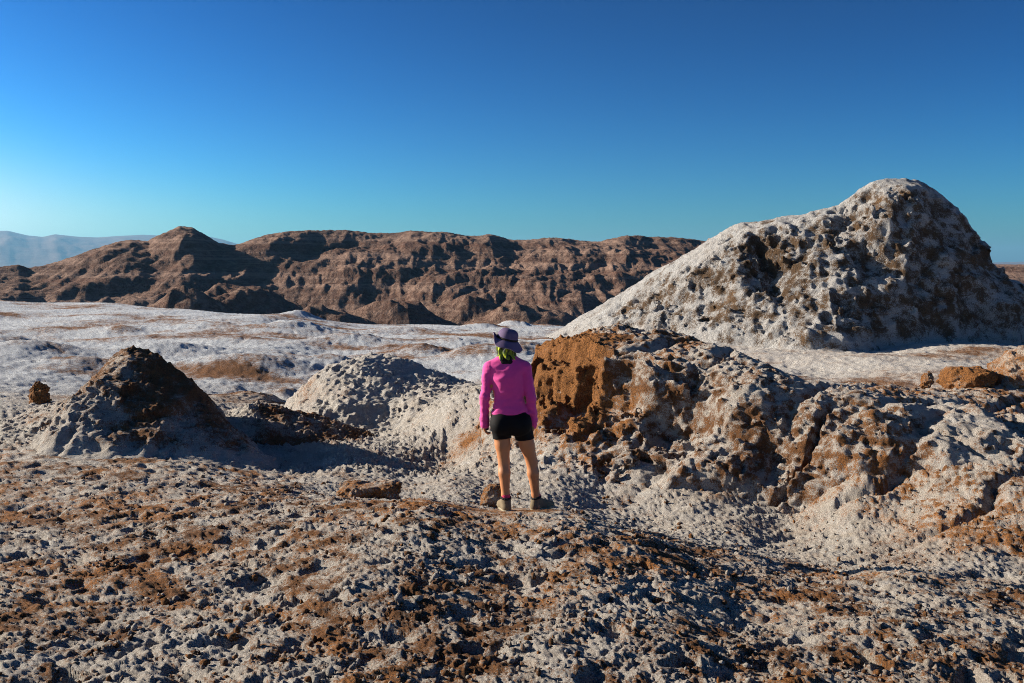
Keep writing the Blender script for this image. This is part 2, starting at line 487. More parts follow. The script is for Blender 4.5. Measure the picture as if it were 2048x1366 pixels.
    # ochre slope low on the right
    k = np.exp(-((x - 4.6) / 1.2) ** 2 - ((y - 9.6) / 0.9) ** 2)
    soil += 0.30 * k; ochre += 0.5 * k
    # washed down ochre left of the cliff
    k = np.exp(-((x + 0.15 - 0.9 * (y - 15.6)) / 0.5) ** 2 - ((y - 15.4) / 0.8) ** 2)
    soil += 0.55 * k; ochre += 0.8 * k
    # bare trodden top where the person stands
    k = np.exp(-((x - 0.1) / 0.9) ** 2 - ((y - 8.9) / 0.45) ** 2)
    soil += 0.35 * k; ochre += 0.2 * k
    z *= 1 - 0.7 * np.clip(1.3 * k, 0, 1)
    return z.astype(f32), soil.astype(f32), ochre.astype(f32)

def ground_z(x, y):
    z, s, o = crust(np.atleast_1d(x), np.atleast_1d(y))
    return base_height(np.atleast_1d(x), np.atleast_1d(y)) + z

# ------------------------------------------------------------------ the ground, one sheet to the horizon (finer where it is near)
def geo(a, b, s): return np.exp(np.linspace(math.log(a), math.log(b), max(2, int(math.log(b / a) / s))))[:-1]
rr = np.concatenate([geo(0.4, 3.4, 0.06), geo(3.4, 9.6, 0.0036), geo(9.6, 21, 0.0042), geo(21, 100, 0.0068), geo(100, 14000, 0.045), [14000]])
fi = np.arange(-0.505, 0.505, 0.00138)
side = np.arange(0.51, 0.66, 0.005); wide = np.linspace(0.67, math.pi, 50)[:-1]
tt = np.concatenate([-wide[::-1], -side[::-1], fi, side, wide, [math.pi]])
TT, RR = np.meshgrid(tt, rr)
gx = (np.sin(TT) * RR).ravel(); gy = (np.cos(TT) * RR).ravel()
cz_, so, oc = crust(gx, gy)
gz = base_height(gx, gy) + cz_
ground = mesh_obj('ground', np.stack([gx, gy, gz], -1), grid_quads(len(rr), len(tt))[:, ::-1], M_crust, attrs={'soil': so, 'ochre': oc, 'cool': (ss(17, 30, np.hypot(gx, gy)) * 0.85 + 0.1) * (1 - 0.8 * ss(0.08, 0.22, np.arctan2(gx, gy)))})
tag(ground, 'rough salt crusted desert ground with brown soil patches', kind='structure')
print('ground', len(gx), round(time.time() - T0, 1))

# ------------------------------------------------------------------ rocks, mounds and hills as carved volumes
def carve(name, lo, hi, h, height, relief, mat, colour, band=0.5, solid=None, parent=None):
    """height(x,y): top of the body; relief(x,y,z): 3-D displacement, evaluated only near the surface"""
    nx, ny, nz = [int(math.ceil((hi[i] - lo[i]) / h)) + 1 for i in range(3)]
    xs = (lo[0] + np.arange(nx) * h).astype(f32); ys = (lo[1] + np.arange(ny) * h).astype(f32); zs = (lo[2] + np.arange(nz) * h).astype(f32)
    XX, YY = np.meshgrid(xs, ys, indexing='ij')
    H = height(XX, YY).astype(f32)
    gx_, gy_ = np.gradient(H, h)
    inv = 1 / np.sqrt(1 + np.minimum(gx_ ** 2 + gy_ ** 2, 9))
    HC_ = H + crust(XX.ravel(), YY.ravel())[0].reshape(H.shape)
    F = ((zs[None, None, :] - HC_[:, :, None]) * inv[:, :, None]).astype(f32)
    I, J, Kk = np.nonzero(np.abs(F) < band)
    fade = ss(-0.10, 0.25, H - base_height(XX, YY)).astype(f32)
    F[I, J, Kk] -= relief(xs[I], ys[J], zs[Kk]) * fade[I, J] - 0.02 * (1 - fade[I, J])
    if solid is not None: F = solid(F, xs, ys, zs)
    F[0] = F[-1] = 1; F[:, 0] = 1; F[:, -1] = 1; F[:, :, 0] = 1; F[:, :, -1] = 1
    V, Q = surface_nets(F, lo, h)
    # drop the buried underside
    cz0 = V[Q].mean(1)
    keep = cz0[:, 2] > np.maximum(lo[2] + 2.2 * h, base_height(cz0[:, 0], cz0[:, 1]) - 0.12)
    Q = Q[keep]
    # keep the one connected body, drop crumbs that the relief cut loose
    lab = np.arange(len(V))
    for _ in range(400):
        mn = lab[Q].min(1); old = lab.copy()
        for k in range(4): np.minimum.at(lab, Q[:, k], mn)
        lab = lab[lab]
        if (lab == old).all(): break
    cnt_ = np.bincount(lab[Q[:, 0]], minlength=len(V))
    Q = Q[lab[Q[:, 0]] == cnt_.argmax()]
    used = np.unique(Q); mp = np.full(len(V), -1, np.int32); mp[used] = np.arange(len(used))
    V = V[used]; Q = mp[Q]
    # normals for the colouring
    e1 = V[Q[:, 2]] - V[Q[:, 0]]; e2 = V[Q[:, 3]] - V[Q[:, 1]]
    fn = np.cross(e1, e2); N = np.zeros_like(V)
    for k in range(4): np.add.at(N, Q[:, k], fn)
    N /= np.linalg.norm(N, axis=1, keepdims=True) + 1e-9
    s, o = colour(V[:, 0], V[:, 1], V[:, 2], N)
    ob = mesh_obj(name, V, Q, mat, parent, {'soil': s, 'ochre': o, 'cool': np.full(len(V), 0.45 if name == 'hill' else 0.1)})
    print(name, len(V), round(time.time() - T0, 1))
    return ob

def cone(x, y, cx_, cy_, H, rl, rr_, rf, rb, p=1.0, rot=0.0):
    """mound with its own reach to left, right, front and back"""
    dx, dy = x - cx_, y - cy_
    if rot:
        dx, dy = dx * math.cos(rot) - dy * math.sin(rot), dx * math.sin(rot) + dy * math.cos(rot)
    q = np.sqrt((dx / np.where(dx < 0, rl, rr_)) ** 2 + (dy / np.where(dy < 0, rf, rb)) ** 2)
    return q

def gz_fast(x, y):
    return (base_height(x.ravel(), y.ravel()) + crust(x.ravel(), y.ravel())[0]).reshape(x.shape)

# --- dark brown outcrop on the left
px0, py0, pz0 = at(283, 692, 15.2)
lc = np.array([at(p, q, np.interp(p, [0, 300, 400, 540], [15.8, 15.2, 14.6, 13.1])) for p, q in [(-60, 868), (0, 850), (40, 836), (75, 820), (130, 803), (180, 782), (203, 752), (222, 732), (240, 704), (262, 694), (290, 696), (310, 707), (335, 730), (390, 774), (402, 800), (430, 830), (458, 862), (487, 893), (530, 926), (560, 950)]])
def h_left(x, y):
    g = base_height(x, y)
    w1 = 0.22 * fbm(x * 1.3, y * 1.3, 201, 3)
    zc = np.interp(x + 0.25 * w1, lc[:, 0], lc[:, 2]); yc = np.interp(x, lc[:, 0], lc[:, 1])
    H = np.maximum(zc - g, 0)
    dy = y - yc + w1
    wd = np.where(dy < 0, 1.3 + 1.35 * H, 0.7 + 0.9 * H)
    q = np.abs(dy) / wd
    k = np.clip(1 - q, 0, 1)
    m = np.where(q < 1, (zc - g) * (0.80 * k + 0.20 * ss(0, 0.7, k)), -0.3 * (q - 1))
    m = np.where(zc < g, zc - g, m)
    return g + np.maximum(m, -0.5)
def rel_left(x, y, z):
    a = 0.10 * fbm3(x * 1.9, y * 1.9, z * 1.9, 3, 2) + 0.075 * fbm3(x * 4.5, y * 4.5, z * 3.5, 8, 3, 0.6, 1) + 0.04 * fbm3(x * 11, y * 11, z * 10, 10, 2, 0.6, 2) + 0.025 * fbm3(x * 21, y * 21, z * 19, 12, 2, 0.6, 1)
    zc = np.interp(x, lc[:, 0], lc[:, 2])
    return np.where(a > 0, np.minimum(a, 0.10) * (1 - 0.9 * ss(0.35, 0.02, zc - z)), a)
def col_left(x, y, z, N):
    hgt = z - base_height(x, y)
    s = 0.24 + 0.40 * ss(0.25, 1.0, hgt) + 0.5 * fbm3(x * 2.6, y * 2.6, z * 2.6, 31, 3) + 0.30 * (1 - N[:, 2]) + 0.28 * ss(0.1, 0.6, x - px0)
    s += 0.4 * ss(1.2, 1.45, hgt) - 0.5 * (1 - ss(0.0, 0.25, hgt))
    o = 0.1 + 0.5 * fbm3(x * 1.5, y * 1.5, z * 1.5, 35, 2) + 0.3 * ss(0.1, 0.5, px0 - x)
    return s, o
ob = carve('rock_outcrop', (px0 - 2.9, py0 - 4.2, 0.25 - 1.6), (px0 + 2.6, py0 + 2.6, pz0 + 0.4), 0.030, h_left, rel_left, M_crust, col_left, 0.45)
tag(ob, 'dark brown pointed rock outcrop on the left, casting a long blue shadow', 'rock outcrop', 'crusted rock outcrops')

# --- orange faced outcrop behind the person, on the right
cr_px = [(1000, 815, 15.4), (1040, 800, 15.5), (1062, 752, 15.6), (1076, 708, 15.8), (1095, 686, 15.9), (1150, 680, 16.1), (1200, 664, 16.4), (1250, 654, 16.5), (1330, 664, 16.0), (1400, 680, 15.3), (1480, 707, 14.5), (1540, 732, 14.0), (1600, 754, 13.6), (1680, 775, 13.3), (1760, 792, 13.1), (1850, 810, 13.0)]
cr3 = np.array([at(*q) for q in cr_px])
def h_right(x, y):
    g = base_height(x, y)
    w1 = 0.25 * fbm(x * 1.2, y * 1.2, 211, 3)
    zc = np.interp(x + 0.15 * w1, cr3[:, 0], cr3[:, 2]); yc = np.interp(x, cr3[:, 0], cr3[:, 1])
    yf = np.interp(x, [0.2, 0.5, 1.2, 2.0, 3.5, 5.0, 6.0], [13.3, 13.1, 12.7, 12.3, 11.8, 11.4, 11.3]) + w1 * 1.2
    t = (y - yf) / (yc - yf)
    pr = np.sin(np.clip(t, 0, 1) * math.pi / 2) ** 0.8
    # orange cliff, its face turned to the left
    al_ = x * 0.69 - y * 0.72
    cl = (x - 0.36 + 0.5 * w1) * 0.72 + np.minimum(y - 15.3, 0.6) * 0.69 - 0.55 * np.abs(pn(al_ * 1.15 + 0.3, x * 0.2, 215)) + 0.12
    cliff = 0.28 * np.clip(1 + cl / 1.3, 0, 1) + 0.40 * ss(-0.02, 0.20, cl) + 0.32 * ss(0.40, 0.62, cl + 0.3 * w1)
    pr = np.minimum(pr, cliff)
    pr = np.where(t > 1, 1 - ss(1.0, 2.5, t), pr)
    m = (zc - g) * pr
    m = np.where(t < 0, t * 0.6, m)
    m = np.minimum(m, np.minimum((x + 0.45) * 0.9, (6.3 - x) * 0.5))
    return g + np.maximum(m, -0.5)
def rel_right(x, y, z):
    left = 1 - ss(1.2, 2.2, x)
    a = 0.13 * fbm3(x * 1.5, y * 1.5, z * 1.7, 63, 2) + 0.16 * left * fbm3(x * 2.4, y * 2.4, z * 2.2, 64, 2) + 0.070 * (1 - left) * fbm3(x * 3.1, y * 3.1, z * 2.4, 68, 3, 0.6, 2) + 0.075 * left * fbm3(x * 3.4, y * 3.4, z * 2.6, 69, 3, 0.6, 1) + 0.10 * left * fbm3(x * 1.6, y * 1.6, z * 3.4, 66, 2, 0.5, 1)
    a += 0.050 * (1 - left) * fbm3(x * 8 , y * 8, z * 7, 72, 2, 0.6, 2) + 0.035 * left * fbm3(x * 8, y * 8, z * 8, 73, 2, 0.6, 1) + 0.028 * fbm3(x * 20, y * 20, z * 18, 75, 2, 0.6, 2)
    # fissures
    q = vn3(x * 0.9 + y * 0.5, y * 0.9 - x * 0.4, z * 0.5, 81)
    a -= 0.17 * np.clip(1 - np.abs(q) * 10, 0, 1) * ss(0.9, 1.5, x)
    # broken, stepped faces
    qb = fbm3(x * 2.1 + 0.3 * z, y * 2.1, z * 2.6, 85, 2)
    a += (0.26 * left + 0.12 * (1 - left)) * (np.round(qb * 3.5) / 3.5 - 0.4 * qb)
    qc = fbm3(x * 5.2, y * 5.2, z * 5.6, 87, 2)
    a += (0.07 * left + 0.04 * (1 - left)) * np.round(qc * 3) / 3
    # flutes washed into the orange face
    a += 0.05 * left * fbm3(x * 7, y * 7, z * 1.4, 83, 2, 0.5, 1) * ss(0.55, 0.2, z)
    zc = np.interp(x, cr3[:, 0], cr3[:, 2])
    return np.where(a > 0, a * (1 - 0.75 * ss(0.40, 0.05, zc - z)), a)
def col_right(x, y, z, N):
    g = base_height(x, y); hgt = z - g
    left = 1 - ss(1.0, 1.75, x + 0.4 * fbm3(x * 1.3, y * 1.3, z * 1.3, 91, 2))
    steep = 1 - ss(0.35, 0.8, N[:, 2])
    nn = fbm3(x * 2.3, y * 2.3, z * 2.3, 95, 3)
    s = 0.37 + 0.45 * nn + left * (0.75 * ss(0.25, 0.6, hgt) + 0.1) + 0.32 * steep - 0.25 * (1 - ss(0.05, 0.3, hgt))
    s += 0.35 * ss(1.35, 1.6, hgt) * (x < 2.4)
    s += 0.5 * fbm3(x * 12, y * 12, z * 12, 98, 2)
    o = 0.32 + 0.9 * left + 0.6 * fbm3(x * 1.5, y * 1.5, z * 1.5, 101, 2)
    return s, o
ob = carve('rock_outcrop', (-1.0, 10.6, -1.75), (6.8, 18.2, 1.3), 0.0285, h_right, rel_right, M_crust, col_right, 0.5)
tag(ob, 'broad salt streaked outcrop with bright orange cliff beside the person', 'rock outcrop', 'crusted rock outcrops')

# --- pale dome and low mounds in the hollow
def mound_thing(name, px, py, Y, rl, rr_, rf, rb, label, cat, soilf, seed, h=0.03, sharp=0.5, lump=0.05, second=None, zlo=1.6):
    cx_, cy_, tz = at(px, py, Y)
    def hf(x, y):
        g = base_height(x, y)
        w1 = 0.18 * min(rl, rr_) * fbm(x * 1.2, y * 1.2, seed, 3)
        q = cone(x + w1, y + w1, cx_, cy_, 1, rl, rr_, rf, rb)
        k = np.clip(1 - q, 0, 1)
        m = np.where(q < 1, (tz - g) * (sharp * k + (1 - sharp) * np.sin(k * math.pi / 2) ** 1.25), -0.3 * (q - 1))
        if second is not None:
            sx, sy, sz = at(*second[:3])
            q = cone(x + w1, y + w1, sx, sy, 1, *second[3:])
            k = np.clip(1 - q, 0, 1)
            m = np.maximum(m, np.where(q < 1, (sz - g) * np.sin(k * math.pi / 2) ** 1.3, -1))
        return g + m
    def rel(x, y, z):
        return lump * 1.2 * fbm3(x * 1.8, y * 1.8, z * 1.8, seed, 2) + lump * fbm3(x * 6, y * 6, z * 6, seed + 3, 2, 0.6, 2) + lump * 0.35 * fbm3(x * 17, y * 17, z * 17, seed + 6, 2, 0.6, 1)
    o = carve(name, (cx_ - rl * 1.25, cy_ - rf * 1.25, tz - zlo), (cx_ + rr_ * 1.25, cy_ + rb * 1.25, tz + 0.35), h, hf, rel, M_crust, soilf(cx_, cy_, tz), 0.35)
    return tag(o, label, cat, 'salt mounds in the hollow')

def dome_col(cx_, cy_, tz):
    def f(x, y, z, N):
        s = -0.12 + 0.5 * fbm3(x * 1.6, y * 1.6, z * 1.6, 140, 3) + 0.45 * ss(0.55, 0.2, (x - (cx_ - 1.25)) ) * ss(tz - 1.1, tz - 0.5, z)
        s += 0.35 * np.exp(-((x - cx_ + 0.3) / 0.3) ** 2 - ((z - tz + 0.55) / 0.18) ** 2)
        return s, 0.6 + 0 * x
    return f
mound_thing('salt_mound', 738, 714, 20.0, 1.75, 2.7, 2.9, 2.2, 'pale domed salt mound with a lower shoulder, left of the person', 'mound', dome_col, 141, 0.034, 0.35, 0.05, (850, 772, 19.0, 1.4, 1.5, 2.2, 1.5))
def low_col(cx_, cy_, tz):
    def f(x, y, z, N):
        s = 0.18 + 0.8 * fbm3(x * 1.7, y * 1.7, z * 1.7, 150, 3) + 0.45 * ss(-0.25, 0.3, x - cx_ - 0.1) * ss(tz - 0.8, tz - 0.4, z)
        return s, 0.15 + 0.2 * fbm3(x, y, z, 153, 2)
    return f
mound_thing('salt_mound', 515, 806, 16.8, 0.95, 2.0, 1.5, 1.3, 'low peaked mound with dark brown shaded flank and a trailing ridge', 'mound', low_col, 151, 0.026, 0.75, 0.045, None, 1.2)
def brown_col(cx_, cy_, tz):
    def f(x, y, z, N):
        s = 0.42 + 0.9 * fbm3(x * 1.8, y * 1.8, z * 1.8, 160, 3) + 0.4 * ss(tz - 0.12, tz, z)
        return s, 0.3 + 0.2 * fbm3(x, y, z, 163, 2)
    return f
mound_thing('salt_mound', 485, 782, 22.0, 1.0, 1.3, 1.5, 1.3, 'small flat topped brown mound behind the low peaked one', 'mound', brown_col, 161, 0.034, 0.15, 0.045, None, 1.0)

# --- loose and embedded rocks
def rock_thing(px, py_top, py_bot, Y, wpx, depth, label, seed, boxy=0.5, soil=0.9, och=0.9, h=0.012, lean=0.0, rough=1.0, sink=0.08):
    cx_, cy_, zt = at(px, py_top, Y); zb = at(px, py_bot, Y)[2] - sink
    hw = wpx / 2 / FPX * Y; hz = (zt - zb) / 2; cz0 = (zt + zb) / 2
    mg = 0.35 * hw + 0.05
    lo = (cx_ - hw - mg, cy_ - depth - mg, zb - 0.1); hi = (cx_ + hw + mg, cy_ + depth + mg, zt + mg)
    nx, ny, nz = [int((hi[i] - lo[i]) / h) + 1 for i in range(3)]
    x = (lo[0] + np.arange(nx) * h).astype(f32)[:, None, None]; y = (lo[1] + np.arange(ny) * h).astype(f32)[None, :, None]; z = (lo[2] + np.arange(nz) * h).astype(f32)[None, None, :]
    x, y, z = np.broadcast_arrays(x, y, z)
    dx, dy, dz = (x - cx_ - lean * (z - cz0)) / hw, (y - cy_) / depth, (z - cz0) / hz
    e = 2.0 + 4.0 * boxy
    q = (np.abs(dx) ** e + np.abs(dy) ** e + np.abs(dz) ** e) ** (1 / e)
    F = (q - 1) * min(hw, hz, depth)
    sc = 1 / max(hw, 0.08)
    F = F - rough * (0.18 * hw * fbm3(x * sc * 1.3, y * sc * 1.3, z * sc * 1.6, seed, 2) + 0.10 * hw * fbm3(x * sc * 3.2, y * sc * 3.2, z * sc * 4.0, seed + 3, 3, 0.6, 2))
    F = F.astype(f32)
    F[0] = F[-1] = 1; F[:, 0] = 1; F[:, -1] = 1; F[:, :, 0] = 1; F[:, :, -1] = 1
    V, Q = surface_nets(F, lo, h)
    s = soil + 0.5 * fbm3(V[:, 0] * 5, V[:, 1] * 5, V[:, 2] * 5, seed + 9, 2)
    o = och + 0.3 * fbm3(V[:, 0] * 4, V[:, 1] * 4, V[:, 2] * 4, seed + 11, 2)
    ob = mesh_obj('rock', V, Q, M_crust, None, {'soil': s, 'ochre': o})
    return tag(ob, label, 'rock', 'loose orange rocks')
rock_thing(738, 963, 1012, 10.1, 118, 0.20, 'flat topped orange rock on the rim of the near rise, left of the shoes', 301, 0.7, 0.68, 1.15)
rock_thing(984, 970, 1004, 10.0, 40, 0.11, 'small blocky orange rock just behind the left leg', 311, 0.8, 0.75, 1.3, 0.008, 0.35)
rock_thing(76, 768, 812, 18.5, 40, 0.19, 'small brown pinnacle rock at the far left of the dark outcrop', 321, 0.0, 0.95, 0.6, 0.012, 0.1, 2.2, 0.35)
rock_thing(1936, 734, 768, 15.4, 92, 0.40, 'smooth bright orange boulder on the right skyline of the slope', 331, 0.1, 1.0, 1.3, 0.016, 0, 0.7, 0.12)
rock_thing(1854, 745, 764, 14.9, 22, 0.11, 'tiny orange stone left of the bright orange boulder', 341, 0.0, 1.0, 1.2, 0.008, 0.2, 2.0, 0.1)
rock_thing(2042, 700, 774, 15.6, 120, 0.6, 'orange and white lumpy rock cut off by the right edge', 351, 0.1, 0.6, 0.9, 0.022, 0.3, 1.2, 0.2)

# --- crumbs and clods lying loose on the near crust
def loose_clods(count):
    r2 = np.random.RandomState(21)
    th = r2.uniform(-0.5, 0.5, count); r = 4.0 * (12.5 / 4.0) ** (r2.rand(count) ** 0.9)
    x, y = np.sin(th) * r, np.cos(th) * r
    ok = (fbm(x * 1.4, y * 1.4, 701, 2) > -0.1) & ((np.abs(x - 0.1) > 0.5) | (np.abs(y - 8.9) > 0.5))
    x, y = x[ok], y[ok]; n_ = len(x)
    z = ground_z(x, y)
    g = (1 + 5 ** 0.5) / 2
    iv = np.array([(-1, g, 0), (1, g, 0), (-1, -g, 0), (1, -g, 0), (0, -1, g), (0, 1, g), (0, -1, -g), (0, 1, -g), (g, 0, -1), (g, 0, 1), (-g, 0, -1), (-g, 0, 1)]) / 1.9
    it = np.array([(0, 11, 5), (0, 5, 1), (0, 1, 7), (0, 7, 10), (0, 10, 11), (1, 5, 9), (5, 11, 4), (11, 10, 2), (10, 7, 6), (7, 1, 8), (3, 9, 4), (3, 4, 2), (3, 2, 6), (3, 6, 8), (3, 8, 9), (4, 9, 5), (2, 4, 11), (6, 2, 10), (8, 6, 7), (9, 8, 1)])
    size = 0.007 + 0.020 * r2.rand(n_) ** 3.0
    V = iv[None] * size[:, None, None] * r2.uniform(0.6, 1.3, (n_, 12, 1)) * r2.uniform(0.6, 1.4, (n_, 1, 3))
    V = V + np.stack([x, y, z + size * 0.25], -1)[:, None]
    Q = (it[None] + (np.arange(n_) * 12)[:, None, None]).reshape(-1, 3)
    s0 = np.repeat(r2.choice([0.0, 0.5, 0.9], n_), 12)
    o = mesh_obj('loose_clods', V.reshape(-1, 3), Q, M_crust, None, {'soil': s0, 'ochre': np.repeat(r2.rand(n_), 12)}, smooth=False)
    tag(o, 'small loose crumbs and clods of soil and salt on the near ground', kind='stuff')
loose_clods(5000)

# --- the big salt hill on the right
hc_px = [(1040, 690, 57), (1115, 667, 56), (1200, 628, 55), (1280, 584, 54), (1340, 549, 53.3), (1400, 517, 52.6), (1470, 474, 52), (1520, 463, 51.5), (1600, 447, 51), (1680, 418, 50.5), (1720, 389, 50.2), (1745, 369, 50), (1775, 364, 50), (1830, 373, 50), (1870, 398, 50), (1910, 433, 50.2), (1945, 477, 50.5), (1975, 512, 50.6), (2000, 546, 50.8), (2048, 575, 51), (2120, 620, 51.5), (2220, 680, 52)]
hc = np.array([at(p, q - np.interp(p, [1040, 1200, 1400, 1600, 1720, 1775, 1830, 1900, 2048, 2220], [0, 12, 18, 16, 6, 2, 8, 16, -8, -8]), d) for p, q, d in hc_px])
def h_hill(x, y):
    g = base_height(x, y)
    w1 = 0.9 * fbm(x * 0.35, y * 0.35, 221, 3)
    zc = np.interp(x + 0.2 * w1, hc[:, 0], hc[:, 2]); yc = np.interp(x, hc[:, 0], hc[:, 1])
    yf = np.interp(x, [2, 6, 9, 12, 14.2, 16, 19, 23, 28], [55, 50, 46.2, 43.5, 42.4, 43.6, 45.0, 45.8, 46.5]) + 0.9 * w1
    t = (y - yf) / np.maximum(yc - yf, 0.6)
    pr = 0.55 * np.sin(np.clip(t, 0, 1) * math.pi / 2) ** 0.9 + 0.45 * np.clip(t * 1.02, 0, 1) ** 0.9
    # alcove left of the middle spur
    pr = np.where(t > 1, 1 - ss(1.0, 2.6, t), pr)
    m = (zc - g) * pr
    m = np.where(t < 0, t * 1.2, m)
    return g + np.clip(m, -1.0, 20)
def rel_hill(x, y, z):
    a = 0.55 * fbm3(x * 0.42, y * 0.42, z * 0.42, 231, 2) + 0.20 * fbm3(x * 1.1, y * 1.1, z * 0.9, 235, 3, 0.6, 2) + 0.26 * fbm3(x * 1.3, y * 1.3, z * 0.45, 236, 3, 0.6, 1)
    a += 0.11 * fbm3(x * 2.6, y * 2.6, z * 2.3, 239, 3, 0.65, 2) + 0.10 * fbm3(x * 3.0, y * 3.0, z * 2.6, 241, 3, 0.65, 1)
    # hollow between the left flank and the middle spur
    a -= 0.9 * np.exp(-((x - 12.6) / 1.1) ** 2 - ((z - 1.2) / 1.5) ** 2)
    qb = fbm3(x * 0.8 + 0.3 * z, y * 0.8, z * 0.9, 243, 2)
    a += 0.38 * (np.round(qb * 3.5) / 3.5 - 0.4 * qb)
    # keep the crest line clean
    zc = np.interp(x, hc[:, 0], hc[:, 2])
    return (a - 0.05) * (1 - 0.7 * ss(0.45, 0.05, zc - z))
def col_hill(x, y, z, N):
    nn = fbm3(x * 0.8, y * 0.8, z * 0.8, 245, 3); n2 = fbm3(x * 2.6, y * 2.6, z * 2.6, 249, 2)
    steep = 1 - ss(0.25, 0.75, N[:, 2])
    zc = np.interp(x, hc[:, 0], hc[:, 2])
    s = 0.43 + 0.25 * nn + 0.6 * n2 + 0.22 * steep - 0.30 * ss(0.9, 0.1, zc - z) + 0.35 * np.exp(-((x - 12.4) / 1.5) ** 2 - ((z - 1.8) / 1.6) ** 2)
    s += 0.05 * ss(14, 17, x) * ss(4.2, 2.5, z)
    s -= 0.3 * (1 - ss(-1.4, -0.4, z))
    return s, 0.20 + 0.6 * nn
ob = carve('hill', (1.0, 40.5, -3.4), (28.5, 59.0, 7.2), 0.095, h_hill, rel_hill, M_crust_far, col_hill, 1.3)
tag(ob, 'tall white crusted salt hill rising on the right', kind='structure')

# ------------------------------------------------------------------ far ridge of red rock
def rock_material(name):
    m, t, b = nodes(name)
    geo_ = t.nodes.new('ShaderNodeNewGeometry'); P = geo_.outputs['Position']
    a1 = t.nodes.new('ShaderNodeAttribute'); a1.attribute_name = 'soil'
    n1 = noise_node(t, 0.10, 6, 0.65, P, 0.5); n2 = noise_node(t, 0.6, 5, 0.65, P)
    c0 = mix_col(t, step_node(t, n1.outputs[0], 0.35, 0.65), (0.160, 0.108, 0.085), (0.230, 0.148, 0.110))
    c0 = mix_col(t, step_node(t, n2.outputs[0], 0.62, 0.40), c0, (0.11, 0.062, 0.045))
    mp_ = t.nodes.new('ShaderNodeMapping'); mp_.inputs['Scale'].default_value = (0.012, 0.012, 0.55)
    t.links.new(P, mp_.inputs[0])
    n5 = noise_node(t, 1.0, 5, 0.7, mp_.outputs[0], 0.3)
    c0 = mix_col(t, math_node(t, 'MULTIPLY', step_node(t, n5.outputs[0], 0.48, 0.60), 0.7), c0, (0.29, 0.195, 0.150))
    c0 = mix_col(t, math_node(t, 'MULTIPLY', step_node(t, n5.outputs[0], 0.46, 0.36), 0.6), c0, (0.135, 0.072, 0.052))
    fac = math_node(t, 'ADD', a1.outputs['Fac'], math_node(t, 'MULTIPLY', math_node(t, 'SUBTRACT', n2.outputs[0], 0.5), 1.0))
    c1 = mix_col(t, step_node(t, fac, 0.35, 0.75), c0, (0.25, 0.17, 0.125))
    t.links.new(c1, b.inputs['Base Color'])
    b.inputs['Roughness'].default_value = 0.95
    b.inputs['Specular IOR Level'].default_value = 0.1
    bp = t.nodes.new('ShaderNodeBump'); bp.inputs['Strength'].default_value = 0.8; bp.inputs['Distance'].default_value = 1.2
    nb = noise_node(t, 0.8, 5, 0.7, P)
    t.links.new(nb.outputs[0], bp.inputs['Height']); t.links.new(bp.outputs[0], b.inputs['Normal'])
    return m
M_ridge = rock_material('red_rock')
sil = np.array([(-200, 560), (-100, 545), (0, 540), (40, 536), (60, 542), (150, 518), (230, 493), (265, 487), (300, 492), (345, 473), (362, 466), (390, 467), (440, 493), (470, 496), (510, 486), (560, 476), (620, 471), (700, 469), (740, 473), (800, 472), (822, 469), (860, 474), (910, 478), (950, 479), (985, 475), (1020, 485), (1060, 483), (1100, 479), (1150, 484), (1200, 486), (1250, 474), (1300, 481), (1360, 479), (1420, 488), (1500, 500), (1600, 520), (1800, 532), (2048, 538), (2300, 545)], float)
RC = 300.0
